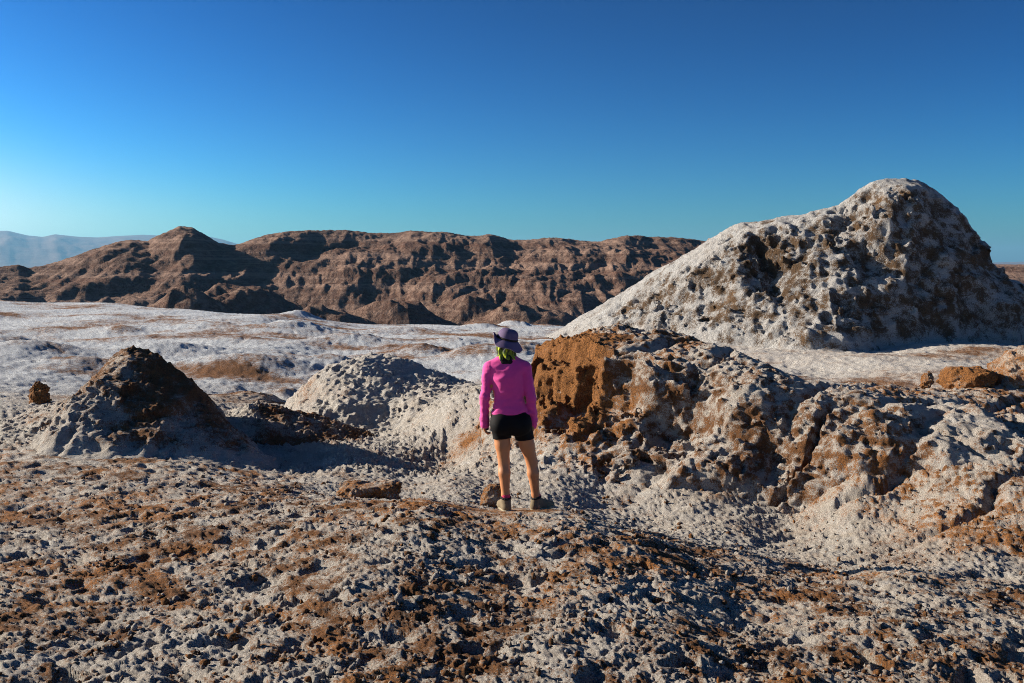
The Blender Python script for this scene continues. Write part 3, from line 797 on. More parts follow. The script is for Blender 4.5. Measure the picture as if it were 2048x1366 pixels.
def h_ridge(th, r):
    px = 1024 + np.tan(th) * FPX
    x, y = np.sin(th) * r, np.cos(th) * r
    zc = np.array([at(p, q, RC)[2] for p, q in sil])
    crest = np.interp(px, sil[:, 0], zc)
    zb = CAMZ - 12.5
    r0 = 205 + 16 * fbm(x * 0.020, y * 0.006, 401, 3) + 10 * np.interp(px, [0, 300, 600, 900, 1300], [0, 0, 1, -0.5, 0.5])
    wq = 14 * fbm(x * 0.02, y * 0.02, 405, 3)
    t = (r + wq - r0) / (RC - r0)
    tt_ = np.clip(t, -0.5, 1.0)
    terr = 0.30 * ss(-0.05, 0.38, tt_) + 0.10 * ss(0.30, 0.38, tt_) + 0.30 * ss(0.32, 0.72, tt_) + 0.30 * ss(0.55, 1.0, tt_)
    z = zb + (crest - zb) * terr
    env = np.clip(np.minimum(tt_ * 3 + 0.25, (1.0 - tt_) * 2.2 + 0.24), 0.16, 1)
    ux_, uy_ = x * 0.86 - y * 0.50 + wq * 0.8, x * 0.50 + y * 0.86
    gul = ridged(ux_ * 0.026, uy_ * 0.009, 411, 4, 0.5)
    z = z + env * (3.4 * gul + 1.25 * ridged(ux_ * 0.070, uy_ * 0.026, 415, 5, 0.62) - 0.5)
    z = z + env * 1.4 * fbm(x * 0.05, y * 0.05, 419, 3)
    # weathered steps in the strata
    k = 2.1; ph = z / k + 0.5 * fbm(x * 0.015, y * 0.015, 422, 2)
    st = (np.floor(ph) + ss(0.25, 0.75, ph - np.floor(ph)) - ph) * k
    z = z + 0.10 * st * env + 0.6 * ridged(x * 0.14, y * 0.11, 425, 4, 0.6) + 0.7 * env * ridged(x * 0.19 + wq * 0.06, y * 0.035, 427, 3, 0.6)
    # outlying knolls before the foot of the ridge
    for (kx, ky, kr, h_, a_, b_) in [(480, 566, 195, 5.6, 14, 14), (380, 588, 185, 3.5, 12, 9), (780, 604, 180, 3.6, 13, 9), (930, 600, 192, 4.6, 15, 9), (640, 622, 170, 1.8, 14, 9), (1050, 612, 184, 3.2, 14, 8)]:
        kx3 = at(kx, ky, kr)
        q = ((x - kx3[0] + wq * 0.25) / a_) ** 2 + ((y - kr) / b_) ** 2
        kn = np.exp(-q ** 0.8) * (1 + 0.25 * ridged(x * 0.12, y * 0.10, 431, 3))
        z = np.maximum(z, z * 0 + np.where(kn > 0.02, (kx3[2] + 14 - CAMZ - 3 * 0) * kn * 0.92 + CAMZ - 13.6, -99))
    back = ss(RC + 10, RC + 120, r)
    z = np.where(r > RC, z - back * (crest - zb) * 0.8 + 0.8 * fbm(x * 0.05, y * 0.05, 441, 3) * (1 - back), z)
    soil = 0.15 + 0.7 * fbm(x * 0.03, y * 0.03, 450, 3) + 0.25 * (1 - ss(0.0, 0.22, t)) - 0.5 * ss(0.2, 0.4, t) * (1 - ss(0.5, 0.9, t))
    return z, soil
rth = np.concatenate([np.arange(-0.62, -0.505, 0.004), np.arange(-0.505, 0.30, 0.00125), np.arange(0.30, 0.62, 0.005)])
rrr = np.concatenate([np.linspace(150, 330, 165), np.linspace(333, 470, 24)])
TT, RR = np.meshgrid(rth, rrr)
zr, sr = h_ridge(TT, RR)
edge = np.minimum(ss(150, 166, RR), 1)
zr = zr * edge + (CAMZ - 15.5) * (1 - edge)
ridge = mesh_obj('rocky_ridge', np.stack([(np.sin(TT) * RR).ravel(), (np.cos(TT) * RR).ravel(), zr.ravel()], -1), grid_quads(len(rrr), len(rth))[:, ::-1], M_ridge, attrs={'soil': sr.ravel()})
tag(ridge, 'eroded reddish brown rocky ridge across the valley', kind='structure')

# ------------------------------------------------------------------ blue mountains far off, and low desert hills on the right
def far_range(name, pts, dist, thick, amp, th0, th1, label, seed):
    pts = np.array(pts, float)
    zc = np.array([at(p, q, dist)[2] for p, q in pts])
    th = np.arange(th0, th1, 0.0016); d = np.linspace(-1, 1, 41)
    TT, DD = np.meshgrid(th, d)
    rr_ = dist + DD * thick
    x, y = np.sin(TT) * rr_, np.cos(TT) * rr_
    crest = np.interp(1024 + np.tan(TT) * FPX, pts[:, 0], zc)
    k = 1 - np.abs(DD) ** 1.1
    s = 6.0 / thick
    z = -25 + (crest + 25) * k + amp * ridged(x * s * 0.6, y * s * 0.6, seed, 4) * np.clip(k * (1 - k) * 4, 0.03, 1)
    o = mesh_obj(name, np.stack([x.ravel(), y.ravel(), z.ravel()], -1), grid_quads(len(d), len(th))[:, ::-1], M_ridge, attrs={'soil': np.full(x.size, 0.1)})
    return tag(o, label, kind='structure')
far_range('mountains', [(-400, 500), (-150, 480), (-60, 474), (0, 471), (20, 470), (60, 478), (90, 480), (115, 475), (160, 479), (200, 480), (240, 477), (290, 474), (340, 476), (420, 476), (450, 482), (485, 492), (540, 505), (640, 520), (900, 535)], 9000, 2200, 60, -0.66, 0.0, 'hazy blue mountain range on the left horizon', 501)
far_range('desert_hills', [(1500, 536), (1800, 530), (1960, 527), (2048, 525), (2150, 522), (2400, 530)], 9500, 2000, 18, 0.2, 0.66, 'low pinkish desert hills at the right horizon', 511)

# ------------------------------------------------------------------ haze in the air
hm = bpy.data.materials.new('haze_air'); hm.use_nodes = True
ht = hm.node_tree; ht.nodes.clear()
ho = ht.nodes.new('ShaderNodeOutputMaterial'); pv = ht.nodes.new('ShaderNodeVolumePrincipled')
pv.inputs['Color'].default_value = (0.26, 0.60, 0.95, 1)
pv.inputs['Density'].default_value = 0.000085
pv.inputs['Anisotropy'].default_value = 0.2
ht.links.new(pv.outputs[0], ho.inputs['Volume'])
B = 14500
hv = np.array([(sx * B, sy * B, z) for z in (-60, 330) for sy in (-1, 1) for sx in (-1, 1)], float)
hq = np.array([(0, 2, 3, 1), (4, 5, 7, 6), (0, 1, 5, 4), (2, 6, 7, 3), (0, 4, 6, 2), (1, 3, 7, 5)])
hz = mesh_obj('haze', hv, hq, hm, smooth=False)
tag(hz, 'thin blue haze in the desert air', kind='stuff')
print('terrain done', round(time.time() - T0, 1))
# ------------------------------------------------------------------ the person, seen from behind
def plain_material(name, col, rough=0.8, var=0.12, scale=60, bump=0.15, spec=0.2, sheen=0.0, sss=0.0):
    m, t, b = nodes(name)
    tc = t.nodes.new('ShaderNodeTexCoord')
    n1 = noise_node(t, scale, 4, 0.6, tc.outputs['Object'])
    c1 = mix_col(t, n1.outputs[0], tuple(q * (1 - var) for q in col), tuple(min(1, q * (1 + var)) for q in col))
    t.links.new(c1, b.inputs['Base Color'])
    b.inputs['Roughness'].default_value = rough
    b.inputs['Specular IOR Level'].default_value = spec
    if sheen: b.inputs['Sheen Weight'].default_value = sheen
    if sss:
        b.inputs['Subsurface Weight'].default_value = sss
        b.inputs['Subsurface Radius'].default_value = (0.02, 0.008, 0.004)
    bp = t.nodes.new('ShaderNodeBump'); bp.inputs['Strength'].default_value = bump; bp.inputs['Distance'].default_value = 0.004
    n2 = noise_node(t, scale * 3, 3, 0.6, tc.outputs['Object'])
    t.links.new(n2.outputs[0], bp.inputs['Height']); t.links.new(bp.outputs[0], b.inputs['Normal'])
    return m
M_skin = plain_material('skin', (0.50, 0.215, 0.095), 0.5, 0.08, 30, 0.08, 0.4, 0, 0.08)
M_shirt = plain_material('pink_jersey', (0.72, 0.055, 0.31), 0.75, 0.10, 40, 0.15, 0.25, 0.3)
M_shorts = plain_material('black_lycra', (0.005, 0.005, 0.006), 0.75, 0.2, 50, 0.1, 0.15)
M_sock = plain_material('pink_sock', (0.60, 0.05, 0.13), 0.9, 0.2, 120, 0.4)
M_shoe = plain_material('taupe_suede', (0.19, 0.15, 0.095), 0.85, 0.25, 70, 0.4)
M_collar = plain_material('dark_padding', (0.02, 0.016, 0.016), 0.8, 0.2, 90, 0.3)
M_sole = plain_material('pale_rubber', (0.36, 0.32, 0.23), 0.8, 0.25, 60, 0.5)
M_hat = plain_material('violet_canvas', (0.135, 0.098, 0.185), 0.85, 0.15, 80, 0.25)
M_hat_lining = plain_material('grey_lining', (0.36, 0.33, 0.34), 0.85, 0.12, 80, 0.25)
M_black = plain_material('black_fleece', (0.010, 0.010, 0.010), 0.9, 0.3, 80, 0.4)
M_dark_hand = plain_material('dark_hand_mat', (0.03, 0.032, 0.045), 0.8, 0.3, 80, 0.4)
M_hair = plain_material('dark_hair', (0.03, 0.018, 0.010), 0.5, 0.3, 120, 0.4)
M_eye = plain_material('eye_white', (0.7, 0.68, 0.65), 0.2, 0.05, 30, 0.0, 0.5)
def scarf_material():
    m, t, b = nodes('green_scarf')
    tc = t.nodes.new('ShaderNodeTexCoord')
    mp = t.nodes.new('ShaderNodeMapping'); mp.inputs['Scale'].default_value = (26, 26, 9)
    t.links.new(tc.outputs['Object'], mp.inputs[0])
    n1 = noise_node(t, 1.0, 3, 0.55, mp.outputs[0], 1.0)
    c1 = mix_col(t, step_node(t, n1.outputs[0], 0.42, 0.52), (0.012, 0.018, 0.008), (0.13, 0.19, 0.010))
    c1 = mix_col(t, step_node(t, n1.outputs[0], 0.58, 0.64), c1, (0.52, 0.60, 0.01))
    t.links.new(c1, b.inputs['Base Color']); b.inputs['Roughness'].default_value = 0.75
    return m
M_scarf = scarf_material()

class Vol:
    """signed distance volume; every added form is evaluated only in its own neighbourhood"""
    def __init__(s, lo, hi, h):
        s.lo = np.array(lo, float); s.h = h
        s.n = np.ceil((np.array(hi) - s.lo) / h).astype(int) + 1
        s.F = np.full(s.n, 0.2, f32)
    def box(s, lo, hi, pad):
        a = np.clip(np.floor((np.array(lo) - pad - s.lo) / s.h).astype(int), 0, s.n - 1)
        b = np.clip(np.ceil((np.array(hi) + pad - s.lo) / s.h).astype(int) + 1, 1, s.n)
        sl = tuple(slice(a[i], b[i]) for i in range(3))
        g = [(s.lo[i] + np.arange(a[i], b[i]) * s.h).astype(f32) for i in range(3)]
        return sl, g[0][:, None, None], g[1][None, :, None], g[2][None, None, :]
    def put(s, sl, d, k):
        f = s.F[sl]
        if k > 0:
            q = np.maximum(k - np.abs(f - d), 0) / k
            s.F[sl] = np.minimum(f, d) - q * q * k * 0.25
        else: s.F[sl] = np.minimum(f, d)
    def cone(s, a, b, ra, rb, k=0.02, sq=(1, 1)):
        a = np.array(a, float); b = np.array(b, float); r = max(ra, rb)
        sl, x, y, z = s.box(np.minimum(a, b) - r, np.maximum(a, b) + r, k + 0.02)
        ab = b - a; L = (ab ** 2).sum() + 1e-9
        t = np.clip(((x - a[0]) * ab[0] + (y - a[1]) * ab[1] + (z - a[2]) * ab[2]) / L, 0, 1)
        d = np.sqrt(((x - a[0] - t * ab[0]) / sq[0]) ** 2 + ((y - a[1] - t * ab[1]) / sq[1]) ** 2 + (z - a[2] - t * ab[2]) ** 2) - (ra + (rb - ra) * t)
        s.put(sl, d, k)
    def chain(s, pts, k=0.02):
        for (a, ra), (b, rb) in zip(pts[:-1], pts[1:]): s.cone(a, b, ra, rb, k)
    def ell(s, c, r, k=0.02):
        c = np.array(c, float); r = np.array(r, float)
        sl, x, y, z = s.box(c - r, c + r, k + 0.02)
        q = np.sqrt(((x - c[0]) / r[0]) ** 2 + ((y - c[1]) / r[1]) ** 2 + ((z - c[2]) / r[2]) ** 2)
        s.put(sl, (q - 1) * r.min(), k)
    def loft(s, rows, k=0.0):
        """body of elliptical sections: rows of z, centre x, centre y, half width, half depth"""
        rows = np.array(rows, float)
        lo = (rows[:, 1] - rows[:, 3]).min(), (rows[:, 2] - rows[:, 4]).min(), rows[0, 0]
        hi = (rows[:, 1] + rows[:, 3]).max(), (rows[:, 2] + rows[:, 4]).max(), rows[-1, 0]
        sl, x, y, z = s.box(lo, hi, 0.03)
        i = lambda c_: np.interp(z, rows[:, 0], rows[:, c_])
        a, b = i(3), i(4)
        q = (np.abs((x - i(1)) / a) ** 2.3 + np.abs((y - i(2)) / b) ** 2.3) ** (1 / 2.3)
        d = (q - 1) * np.minimum(a, b)
        d = np.maximum(d, np.maximum(rows[0, 0] - z, z - rows[-1, 0]))
        s.put(sl, d.astype(f32), k)
    def grid(s):
        g = [(s.lo[i] + np.arange(s.n[i]) * s.h).astype(f32) for i in range(3)]
        return g[0][:, None, None], g[1][None, :, None], g[2][None, None, :]
    def build(s, name, mat, parent, smooth_it=1):
        F = s.F
        F[0] = F[-1] = 0.2; F[:, 0] = 0.2; F[:, -1] = 0.2; F[:, :, 0] = 0.2; F[:, :, -1] = 0.2
        V, Q = surface_nets(F, s.lo, s.h)
        for _ in range(smooth_it):
            A = np.zeros_like(V); n_ = np.zeros(len(V), f32)
            for i in range(4):
                for j in (1, 3):
                    np.add.at(A, Q[:, i], V[Q[:, (i + j) % 4]]); np.add.at(n_, Q[:, i], 1)
            V = 0.5 * V + 0.5 * A / n_[:, None]
        return mesh_obj(name, V, Q, mat, parent)

# where she stands
LFX, LFY = -0.060, 8.90
gl = float(ground_z(np.array([-0.06, -0.05, -0.07]), np.array([8.86, 8.95, 8.9])).mean())
gr = float(ground_z(np.array([0.23, 0.26, 0.21]), np.array([9.06, 9.12, 9.02])).mean())
RZ = gr - gl
person = bpy.data.objects.new('person', None)
COL.objects.link(person)
person.location = (0, LFY, gl - 0.004)
person.empty_display_size = 0.3
tag(person, 'person in pink long sleeved top, black shorts and sun hat standing with back turned', 'person')

# joints: x to the right, y away from the camera, z up
LH, LK, LA = (-0.098, 0.0, 0.80), (-0.074, 0.015, 0.455), (-0.056, -0.012, 0.10)
RH, RK, RA = (0.080, 0.0, 0.80), (0.180, 0.085, 0.44), (0.224, 0.125, 0.10 + RZ)
LS, LE, LW = (-0.205, 0.0, 1.300), (-0.243, -0.025, 1.045), (-0.247, 0.03, 0.835)
RS, RE, RW = (0.118, 0.0, 1.300), (0.170, -0.025, 1.040), (0.188, 0.03, 0.830)
def leg(v, H, K, A, grow=0.0, side=1):
    H, K, A = map(np.array, (H, K, A))
    v.cone(H, H * 0.45 + K * 0.55, 0.084 + grow, 0.068 + grow, 0.03)
    v.cone(H * 0.45 + K * 0.55, K, 0.068 + grow, 0.051 + grow, 0.02)
    c_ = K * 0.72 + A * 0.28
    v.cone(K, c_ + np.array((0, -0.012, 0)), 0.050 + grow, 0.053 + grow, 0.02)
    v.cone(c_ + np.array((0, -0.012, 0)), A * 0.85 + K * 0.15, 0.053 + grow, 0.036 + grow, 0.02)
    v.cone(A * 0.85 + K * 0.15, A, 0.036 + grow, 0.035 + grow, 0.02)
def hand(v, W, sgn):
    """relaxed, slightly curled hand hanging from the wrist, palm towards the thigh"""
    W = np.array(W)
    P1 = W + (0.006 * sgn, 0.008, -0.055)
    v.cone(W, W + (0, 0.004, -0.03), 0.024, 0.026, 0.01)
    for i, (dy, ln) in enumerate([(-0.028, 0.052), (-0.010, 0.064), (0.010, 0.068), (0.028, 0.060)]):
        k0 = W + np.array((0.002 * sgn, 0.010 + dy, -0.085))
        v.cone(W + np.array((0, 0.006 + dy * 0.5, -0.03)), k0, 0.016, 0.0115, 0.012)       # back of the hand
        k1 = k0 + np.array((-0.008 * sgn, 0.004, -ln * 0.45)); k2 = k1 + np.array((-0.022 * sgn, 0.003, -ln * 0.30)); k3 = k2 + np.array((-0.022 * sgn, 0, 0.004))
        v.chain([(k0, 0.0105), (k1, 0.009), (k2, 0.0085), (k3, 0.0075)], 0.004)
    t0 = W + np.array((-0.008 * sgn, 0.030, -0.035)); t1 = t0 + np.array((-0.014 * sgn, 0.022, -0.034)); t2 = t1 + np.array((-0.006 * sgn, 0.006, -0.032))
    v.chain([(W + np.array((0, 0.012, -0.02)), 0.018), (t0, 0.014), (t1, 0.011), (t2, 0.009)], 0.008)

vb = Vol((-0.36, -0.22, -0.02), (0.36, 0.36, 1.68), 0.0075)
vb.ell((-0.010, 0.0, 0.85), (0.165, 0.105, 0.13), 0.05)
vb.ell((-0.092, -0.050, 0.80), (0.090, 0.088, 0.095), 0.04); vb.ell((0.074, -0.050, 0.80), (0.090, 0.088, 0.095), 0.04)
vb.ell((-0.028, 0.0, 1.02), (0.122, 0.085, 0.17), 0.06); vb.ell((-0.042, 0.0, 1.20), (0.145, 0.100, 0.17), 0.06)
vb.cone((-0.18, 0, 1.325), (0.095, 0, 1.325), 0.052, 0.052, 0.05)
vb.cone((-0.15, 0, 1.335), (-0.045, 0.0, 1.42), 0.04, 0.045, 0.04); vb.cone((0.065, 0, 1.335), (-0.045, 0.0, 1.42), 0.04, 0.045, 0.04)
vb.cone((-0.045, 0.0, 1.36), (-0.047, 0.02, 1.47), 0.054, 0.052, 0.03)
HC = np.array((-0.047, 0.035, 1.525))
vb.ell(HC, (0.073, 0.092, 0.100), 0.02)
vb.ell(HC + (0, 0.035, -0.055), (0.055, 0.062, 0.062), 0.03)                               # jaw
vb.cone(HC + (0, 0.088, 0.01), HC + (0, 0.112, -0.028), 0.010, 0.014, 0.012)                # nose
vb.ell(HC + (0, 0.090, -0.062), (0.024, 0.012, 0.009), 0.006)                               # lips
for e in (-1, 1): vb.ell(HC + (0.074 * e, 0.0, -0.012), (0.010, 0.018, 0.030), 0.008)        # ears
for e in (-1, 1):                                                                           # eye sockets
    sl, x, y, z = vb.box(HC + (0.03 * e, 0.095, 0.0) - 0.02, HC + (0.03 * e, 0.095, 0.0) + 0.02, 0)
    d = 0.014 - np.sqrt((x - HC[0] - 0.03 * e) ** 2 + (y - HC[1] - 0.097) ** 2 + (z - HC[2]) ** 2)
    vb.F[sl] = np.maximum(vb.F[sl], d)
leg(vb, LH, LK, LA); leg(vb, RH, RK, RA)
for S_, E_, W_, g in ((LS, LE, LW, -1), (RS, RE, RW, 1)):
    vb.chain([(S_, 0.050), (E_, 0.038)], 0.03); vb.chain([(E_, 0.039), (W_, 0.026)], 0.02)
    hand(vb, W_, g)
# feet inside the shoes
vb.cone(LA, np.array(LA) + (0.0, -0.01, -0.055), 0.034, 0.036, 0.02); vb.cone(np.array(LA) + (0, -0.015, -0.06), np.array(LA) + (-0.03, 0.14, -0.070), 0.032, 0.026, 0.02)
vb.cone(RA, np.array(RA) + (0.0, -0.01, -0.055), 0.034, 0.036, 0.02); vb.cone(np.array(RA) + (0, -0.010, -0.06), np.array(RA) + (0.09, 0.11, -0.070), 0.032, 0.026, 0.02)
body = vb.build('body', M_skin, person)
for e in (-1, 1):
    v = Vol(HC + (0.03 * e - 0.02, 0.06, -0.02), HC + (0.03 * e + 0.02, 0.105, 0.02), 0.002)
    v.ell(HC + (0.03 * e, 0.079, 0), (0.012, 0.012, 0.012), 0)
    v.build('eye', M_eye, body)

# long sleeved top
vt = Vol((-0.36, -0.2, 0.70), (0.36, 0.2, 1.46), 0.0065)
rows = [(0.893, -0.020, 0.0, 0.162, 0.118), (0.93, -0.021, 0.0, 0.157, 0.115), (0.97, -0.023, 0.0, 0.144, 0.104), (1.04, -0.028, 0.0, 0.134, 0.096), (1.12, -0.036, 0.0, 0.140, 0.104), (1.22, -0.043, -0.003, 0.154, 0.112), (1.29, -0.044, -0.003, 0.152, 0.103), (1.33, -0.044, -0.002, 0.135, 0.085), (1.355, -0.045, 0.0, 0.10, 0.07), (1.385, -0.045, 0.0, 0.066, 0.060)]
vt.loft(rows)
for S_, E_, W_, g in ((LS, LE, LW, -1), (RS, RE, RW, 1)):
    S_, E_, W_ = map(np.array, (S_, E_, W_))
    vt.cone(np.array((-0.045, 0, 1.345)) + (0.035 * g, 0, 0), S_ + (-0.014 * g, 0, 0.014), 0.058, 0.057, 0.05)
    vt.cone((-0.045 + 0.105 * g, 0, 1.338), (-0.045, 0.0, 1.398), 0.052, 0.050, 0.03)
    vt.cone(S_, E_, 0.053, 0.044, 0.022); vt.cone(E_, W_, 0.043, 0.035, 0.015)
    vt.cone(W_, W_ + (0.0, 0.008, -0.050), 0.036, 0.035, 0.012)
x, y, z = vt.grid()
for W_ in (LW, RW): vt.F = np.maximum(vt.F, np.where(np.abs(x - W_[0]) < 0.055, (W_[2] - 0.072) - z, -1)).astype(f32)
x, y, z = np.broadcast_arrays(x, y, z)
m = np.abs(vt.F) < 0.03
xm, ym, zm = x[m], y[m], z[m]
fold = 0.010 * fbm3(xm * 9 + zm * 4, ym * 9, zm * 16 - xm * 6, 601, 2) + 0.006 * fbm3(xm * 6, ym * 6, zm * 30, 605, 2, 0.5, 1) * ss(1.12, 0.95, zm)
fold += 0.004 * fbm3(xm * 10, ym * 10, zm * 26, 609, 2, 0.5, 1) * (np.abs(xm + 0.035) > 0.16)
vt.F[m] -= fold
shirt = vt.build('shirt', M_shirt, person)
# shorts
vsn = Vol((-0.25, -0.2, 0.60), (0.26, 0.2, 0.96), 0.0065)
vsn.loft([(0.705, -0.008, 0.0, 0.12, 0.085), (0.76, -0.010, -0.005, 0.165, 0.105), (0.80, -0.010, -0.01, 0.178, 0.118), (0.86, -0.012, -0.01, 0.180, 0.122), (0.92, -0.02, 0.0, 0.158, 0.106), (0.94, -0.02, 0.0, 0.155, 0.104)])
vsn.ell((-0.094, -0.054, 0.80), (0.098, 0.094, 0.10), 0.03); vsn.ell((0.076, -0.054, 0.80), (0.098, 0.094, 0.10), 0.03)
for H_, K_ in ((LH, LK), (RH, RK)):
    H_, K_ = np.array(H_), np.array(K_)
    vsn.cone(H_, H_ * 0.45 + K_ * 0.55, 0.094, 0.079, 0.02)
x, y, z = vsn.grid()
cutz = np.where(x < -0.010, 0.668 + 0.07 * (x + 0.10), 0.650 + 0.10 * (x - 0.09))
vsn.F = np.maximum(vsn.F, cutz - z + 0 * y).astype(f32)
vsn.build('shorts', M_shorts, person)

# socks and shoes
def shoe(A, yaw, zoff):
    A = np.array(A)
    fwd = np.array((math.sin(yaw), math.cos(yaw), 0.0)); gz0 = A[2] - 0.10
    o0 = np.array((A[0], A[1], gz0))
    v = Vol(A + (-0.06, -0.06, -0.03), A + (0.06, 0.06, 0.075), 0.004)
    v.cone(A + (0, 0, -0.02), A + (0, 0.002, 0.058), 0.041, 0.041, 0)
    x, y, z = v.grid(); v.F = np.maximum(v.F, z - (A[2] + 0.062) + 0 * x + 0 * y).astype(f32)
    v.build('sock', M_sock, person)
    lo = np.minimum(o0 - 0.09, o0 + fwd * 0.24 - 0.09); hi = np.maximum(o0 + 0.09, o0 + fwd * 0.24 + 0.09)
    v = Vol((lo[0], lo[1], gz0 - 0.02), (hi[0], hi[1], gz0 + 0.17), 0.0045)
    v.cone(o0 + (0, 0, 0.105) - fwd * 0.012, o0 + (0, 0, 0.05) - fwd * 0.022, 0.040, 0.040, 0.02)
    v.cone(o0 + (0, 0, 0.10) + fwd * 0.01, o0 + (0, 0, 0.055) + fwd * 0.09, 0.040, 0.038, 0.03)
    v.cone(o0 + (0, 0, 0.045) - fwd * 0.02, o0 + (0, 0, 0.042) + fwd * 0.11, 0.038, 0.042, 0.02)
    v.cone(o0 + (0, 0, 0.040) + fwd * 0.10, o0 + (0, 0, 0.034) + fwd * 0.185, 0.046, 0.034, 0.03)
    x, y, z = v.grid()
    v.F = np.maximum(v.F, np.maximum(gz0 + 0.018 - z, z - (gz0 + 0.132)) + 0 * x + 0 * y).astype(f32)
    top = v.build('shoe', M_shoe, person)
    v = Vol((lo[0], lo[1], gz0 + 0.08), (hi[0], hi[1], gz0 + 0.18), 0.0045)                  # padded ankle collar
    for a_ in np.linspace(0, 2 * math.pi, 15)[:-1]:
        b_ = a_ + 2 * math.pi / 14
        p = lambda q: o0 + np.array((0, 0, 0.130 + 0.010 * math.cos(q))) + fwd * (0.040 * math.cos(q) - 0.004) + np.array((fwd[1], -fwd[0], 0)) * 0.040 * math.sin(q)
        v.cone(p(a_), p(b_), 0.011, 0.011, 0.004)
    v.build('collar', M_collar, top)
    v = Vol((lo[0], lo[1], gz0 - 0.02), (hi[0], hi[1], gz0 + 0.06), 0.0045)                  # sole
    v.cone(o0 + (0, 0, 0.03) - fwd * 0.024, o0 + (0, 0, 0.03) + fwd * 0.10, 0.042, 0.046, 0.01)
    v.cone(o0 + (0, 0, 0.03) + fwd * 0.10, o0 + (0, 0, 0.03) + fwd * 0.188, 0.046, 0.036, 0.01)
    x, y, z = v.grid()
    al = x * fwd[0] + y * fwd[1]
    lug = 0.005 * (np.sin(al * 260) > 0)
    v.F = np.maximum(v.F, np.maximum(gz0 - 0.006 + lug - z, z - (gz0 + 0.026))).astype(f32)
    v.build('sole', M_sole, top, 0)
shoe(LA, -0.28, 0); shoe(RA, 0.85, 0)

# dark piece over the left hand, showing below the cuff
v = Vol(np.array(LW) + (-0.05, -0.05, -0.13), np.array(LW) + (0.06, 0.08, 0.0), 0.005)
W_ = np.array(LW)
v.cone(W_ + (0.006, 0.004, -0.03), W_ + (0.008, 0.010, -0.085), 0.033, 0.030, 0.01)
v.cone(W_ + (0.010, 0.030, -0.03), W_ + (0.024, 0.045, -0.070), 0.020, 0.016, 0.012)
x, y, z = v.grid(); v.F = np.maximum(v.F, np.maximum(z - (W_[2] - 0.03), (W_[2] - 0.098) - z) + 0 * x + 0 * y).astype(f32)
v.build('dark_hand_part', M_dark_hand, person)

# scarf under the hat, black neck warmer
v = Vol(HC + (-0.16, -0.16, -0.16), HC + (0.16, 0.16, 0.14), 0.005)
v.ell(HC + (0, -0.006, 0.01), (0.084, 0.100, 0.100), 0.02)
v.loft([(HC[2] - 0.135, HC[0], HC[1] - 0.034, 0.088, 0.082), (HC[2] - 0.10, HC[0], HC[1] - 0.034, 0.080, 0.080), (HC[2] - 0.05, HC[0] - 0.006, HC[1] - 0.022, 0.082, 0.094), (HC[2], HC[0] - 0.008, HC[1] - 0.010, 0.088, 0.100), (HC[2] + 0.03, HC[0] - 0.006, HC[1] - 0.006, 0.086, 0.100)], 0.0)
x, y, z = np.broadcast_arrays(*v.grid())
v.F = np.maximum(v.F, y - (HC[1] + 0.045)).astype(f32)                                       # open to the face
v.F = np.maximum(v.F, z - (HC[2] + 0.07)).astype(f32)
m = np.abs(v.F) < 0.03
ang = np.arctan2(x[m] - HC[0], -(y[m] - HC[1]))
v.F[m] -= (0.0075 * np.cos(ang * 11 + 1.5 * np.sin(z[m] * 40)) * ss(HC[2] + 0.05, HC[2] - 0.04, z[m])).astype(f32)
v.build('head_scarf', M_scarf, person)
v = Vol((-0.17, -0.14, 1.32), (0.08, 0.14, 1.46), 0.005)
v.loft([(1.350, -0.045, 0.0, 0.088, 0.078), (1.385, -0.045, 0.0, 0.080, 0.074), (1.425, -0.046, 0.004, 0.074, 0.074)], 0.0)
x, y, z = np.broadcast_arrays(*v.grid()); m = np.abs(v.F) < 0.03
v.F[m] -= (0.006 * fbm3(x[m] * 20, y[m] * 20, z[m] * 45, 651, 2, 0.5, 1)).astype(f32)
v.build('neck_warmer', M_black, person)
v = Vol(HC + (-0.1, -0.1, -0.02), HC + (0.1, 0.12, 0.13), 0.005)                             # hair above the forehead
v.ell(HC + (0, -0.004, 0.012), (0.078, 0.098, 0.098), 0.0)
x, y, z = v.grid(); v.F = np.maximum(v.F, HC[2] + 0.045 + 0 * x - z + 0 * y).astype(f32)
v.build('hair', M_hair, person)

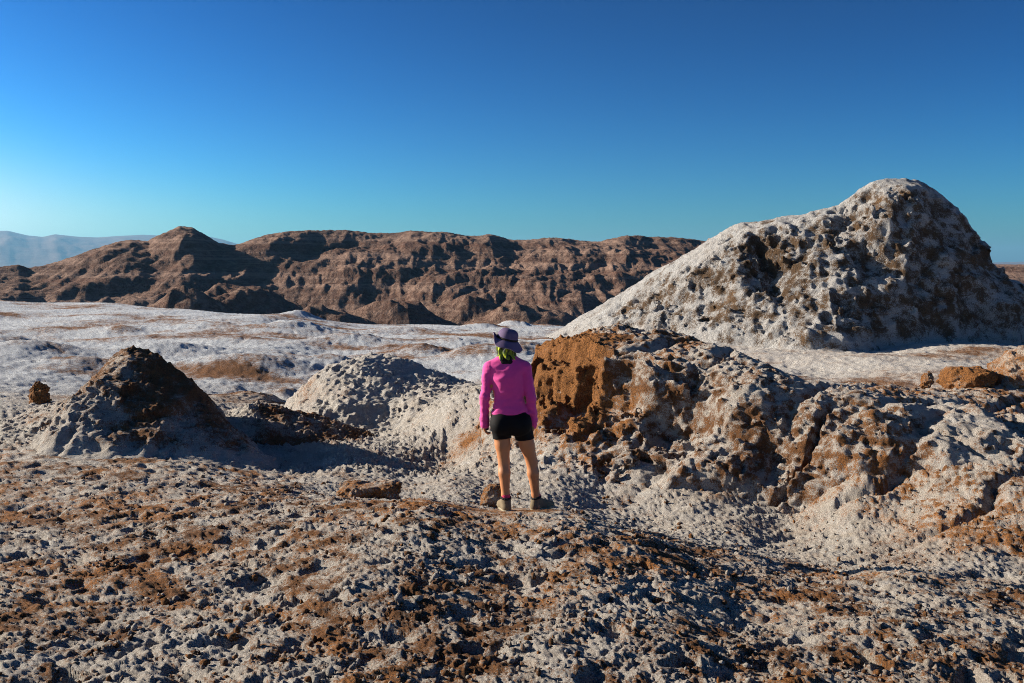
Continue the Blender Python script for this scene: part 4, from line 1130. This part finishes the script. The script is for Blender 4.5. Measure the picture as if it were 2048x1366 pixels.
# sun hat: crown and floppy curled brim
hat = bpy.data.objects.new('hat', None); COL.objects.link(hat); hat.parent = person
def hat_rings():
    nA = 72
    A = np.linspace(0, 2 * math.pi, nA, endpoint=False)
    ca, sa = np.cos(A), np.sin(A)
    crown = []
    for h_, r_ in [(0.000, 1.0), (0.025, 0.985), (0.048, 0.94), (0.066, 0.86), (0.079, 0.75), (0.087, 0.60), (0.092, 0.40), (0.0935, 0.2), (0.094, 0.02)]:
        dent = 0.004 * np.sin(3 * A + 1) * (h_ > 0.03)
        crown.append(np.stack([ca * 0.094 * r_, sa * 0.110 * r_, h_ + dent * r_], -1))
    brim = []
    for k_, q in enumerate(np.linspace(0, 1, 12)):
        left = ss(0.55, 0.98, -ca)                                     # turned up on the left
        right = ss(0.2, 1.0, ca)
        back = ss(0.2, 1.0, -sa)
        out = 0.062 * q
        rise = -0.012 * q - 0.010 * q * q + left * (0.052 * q ** 1.5) - right * 0.042 * q ** 1.2 - back * 0.034 * q ** 1.2 + 0.004 * q * np.sin(4 * A + 0.6)
        ro = out * (1 - 0.30 * left * q)
        brim.append(np.stack([ca * (0.095 + ro), sa * (0.111 + ro), rise], -1))
    return nA, np.array(crown), np.array(brim)
nA, crown, brim = hat_rings()
tilt = Matrix.Rotation(R(14), 4, 'Y') @ Matrix.Rotation(R(5), 4, 'X')
def hat_part(name, rings, mat, thick, parent):
    V = rings.reshape(-1, 3)
    Q = grid_quads(len(rings), nA, True)
    V = np.array([tuple(tilt @ Vector(p)) for p in V]) + HC + (0.004, -0.004, 0.038)
    o = mesh_obj(name, V, Q, mat, parent)
    md = o.modifiers.new('thickness', 'SOLIDIFY'); md.thickness = thick; md.offset = 0
    return o
hat_part('crown', crown, M_hat, 0.004, hat)
br = hat_part('brim', brim, M_hat, 0.003, hat)
lin = brim[1:].copy(); lin[:, :, 2] -= 0.0045; lin *= np.array((0.995, 0.995, 1.0))
hat_part('brim_lining', lin, M_hat_lining, 0.002, br)
band = crown[:2].copy(); band[0, :, 2] = 0.002; band[1, :, 2] = 0.018; band[:, :, :2] *= 1.03
hat_part('hat_band', band, M_collar, 0.003, hat)
print('script', round(time.time() - T0, 1))
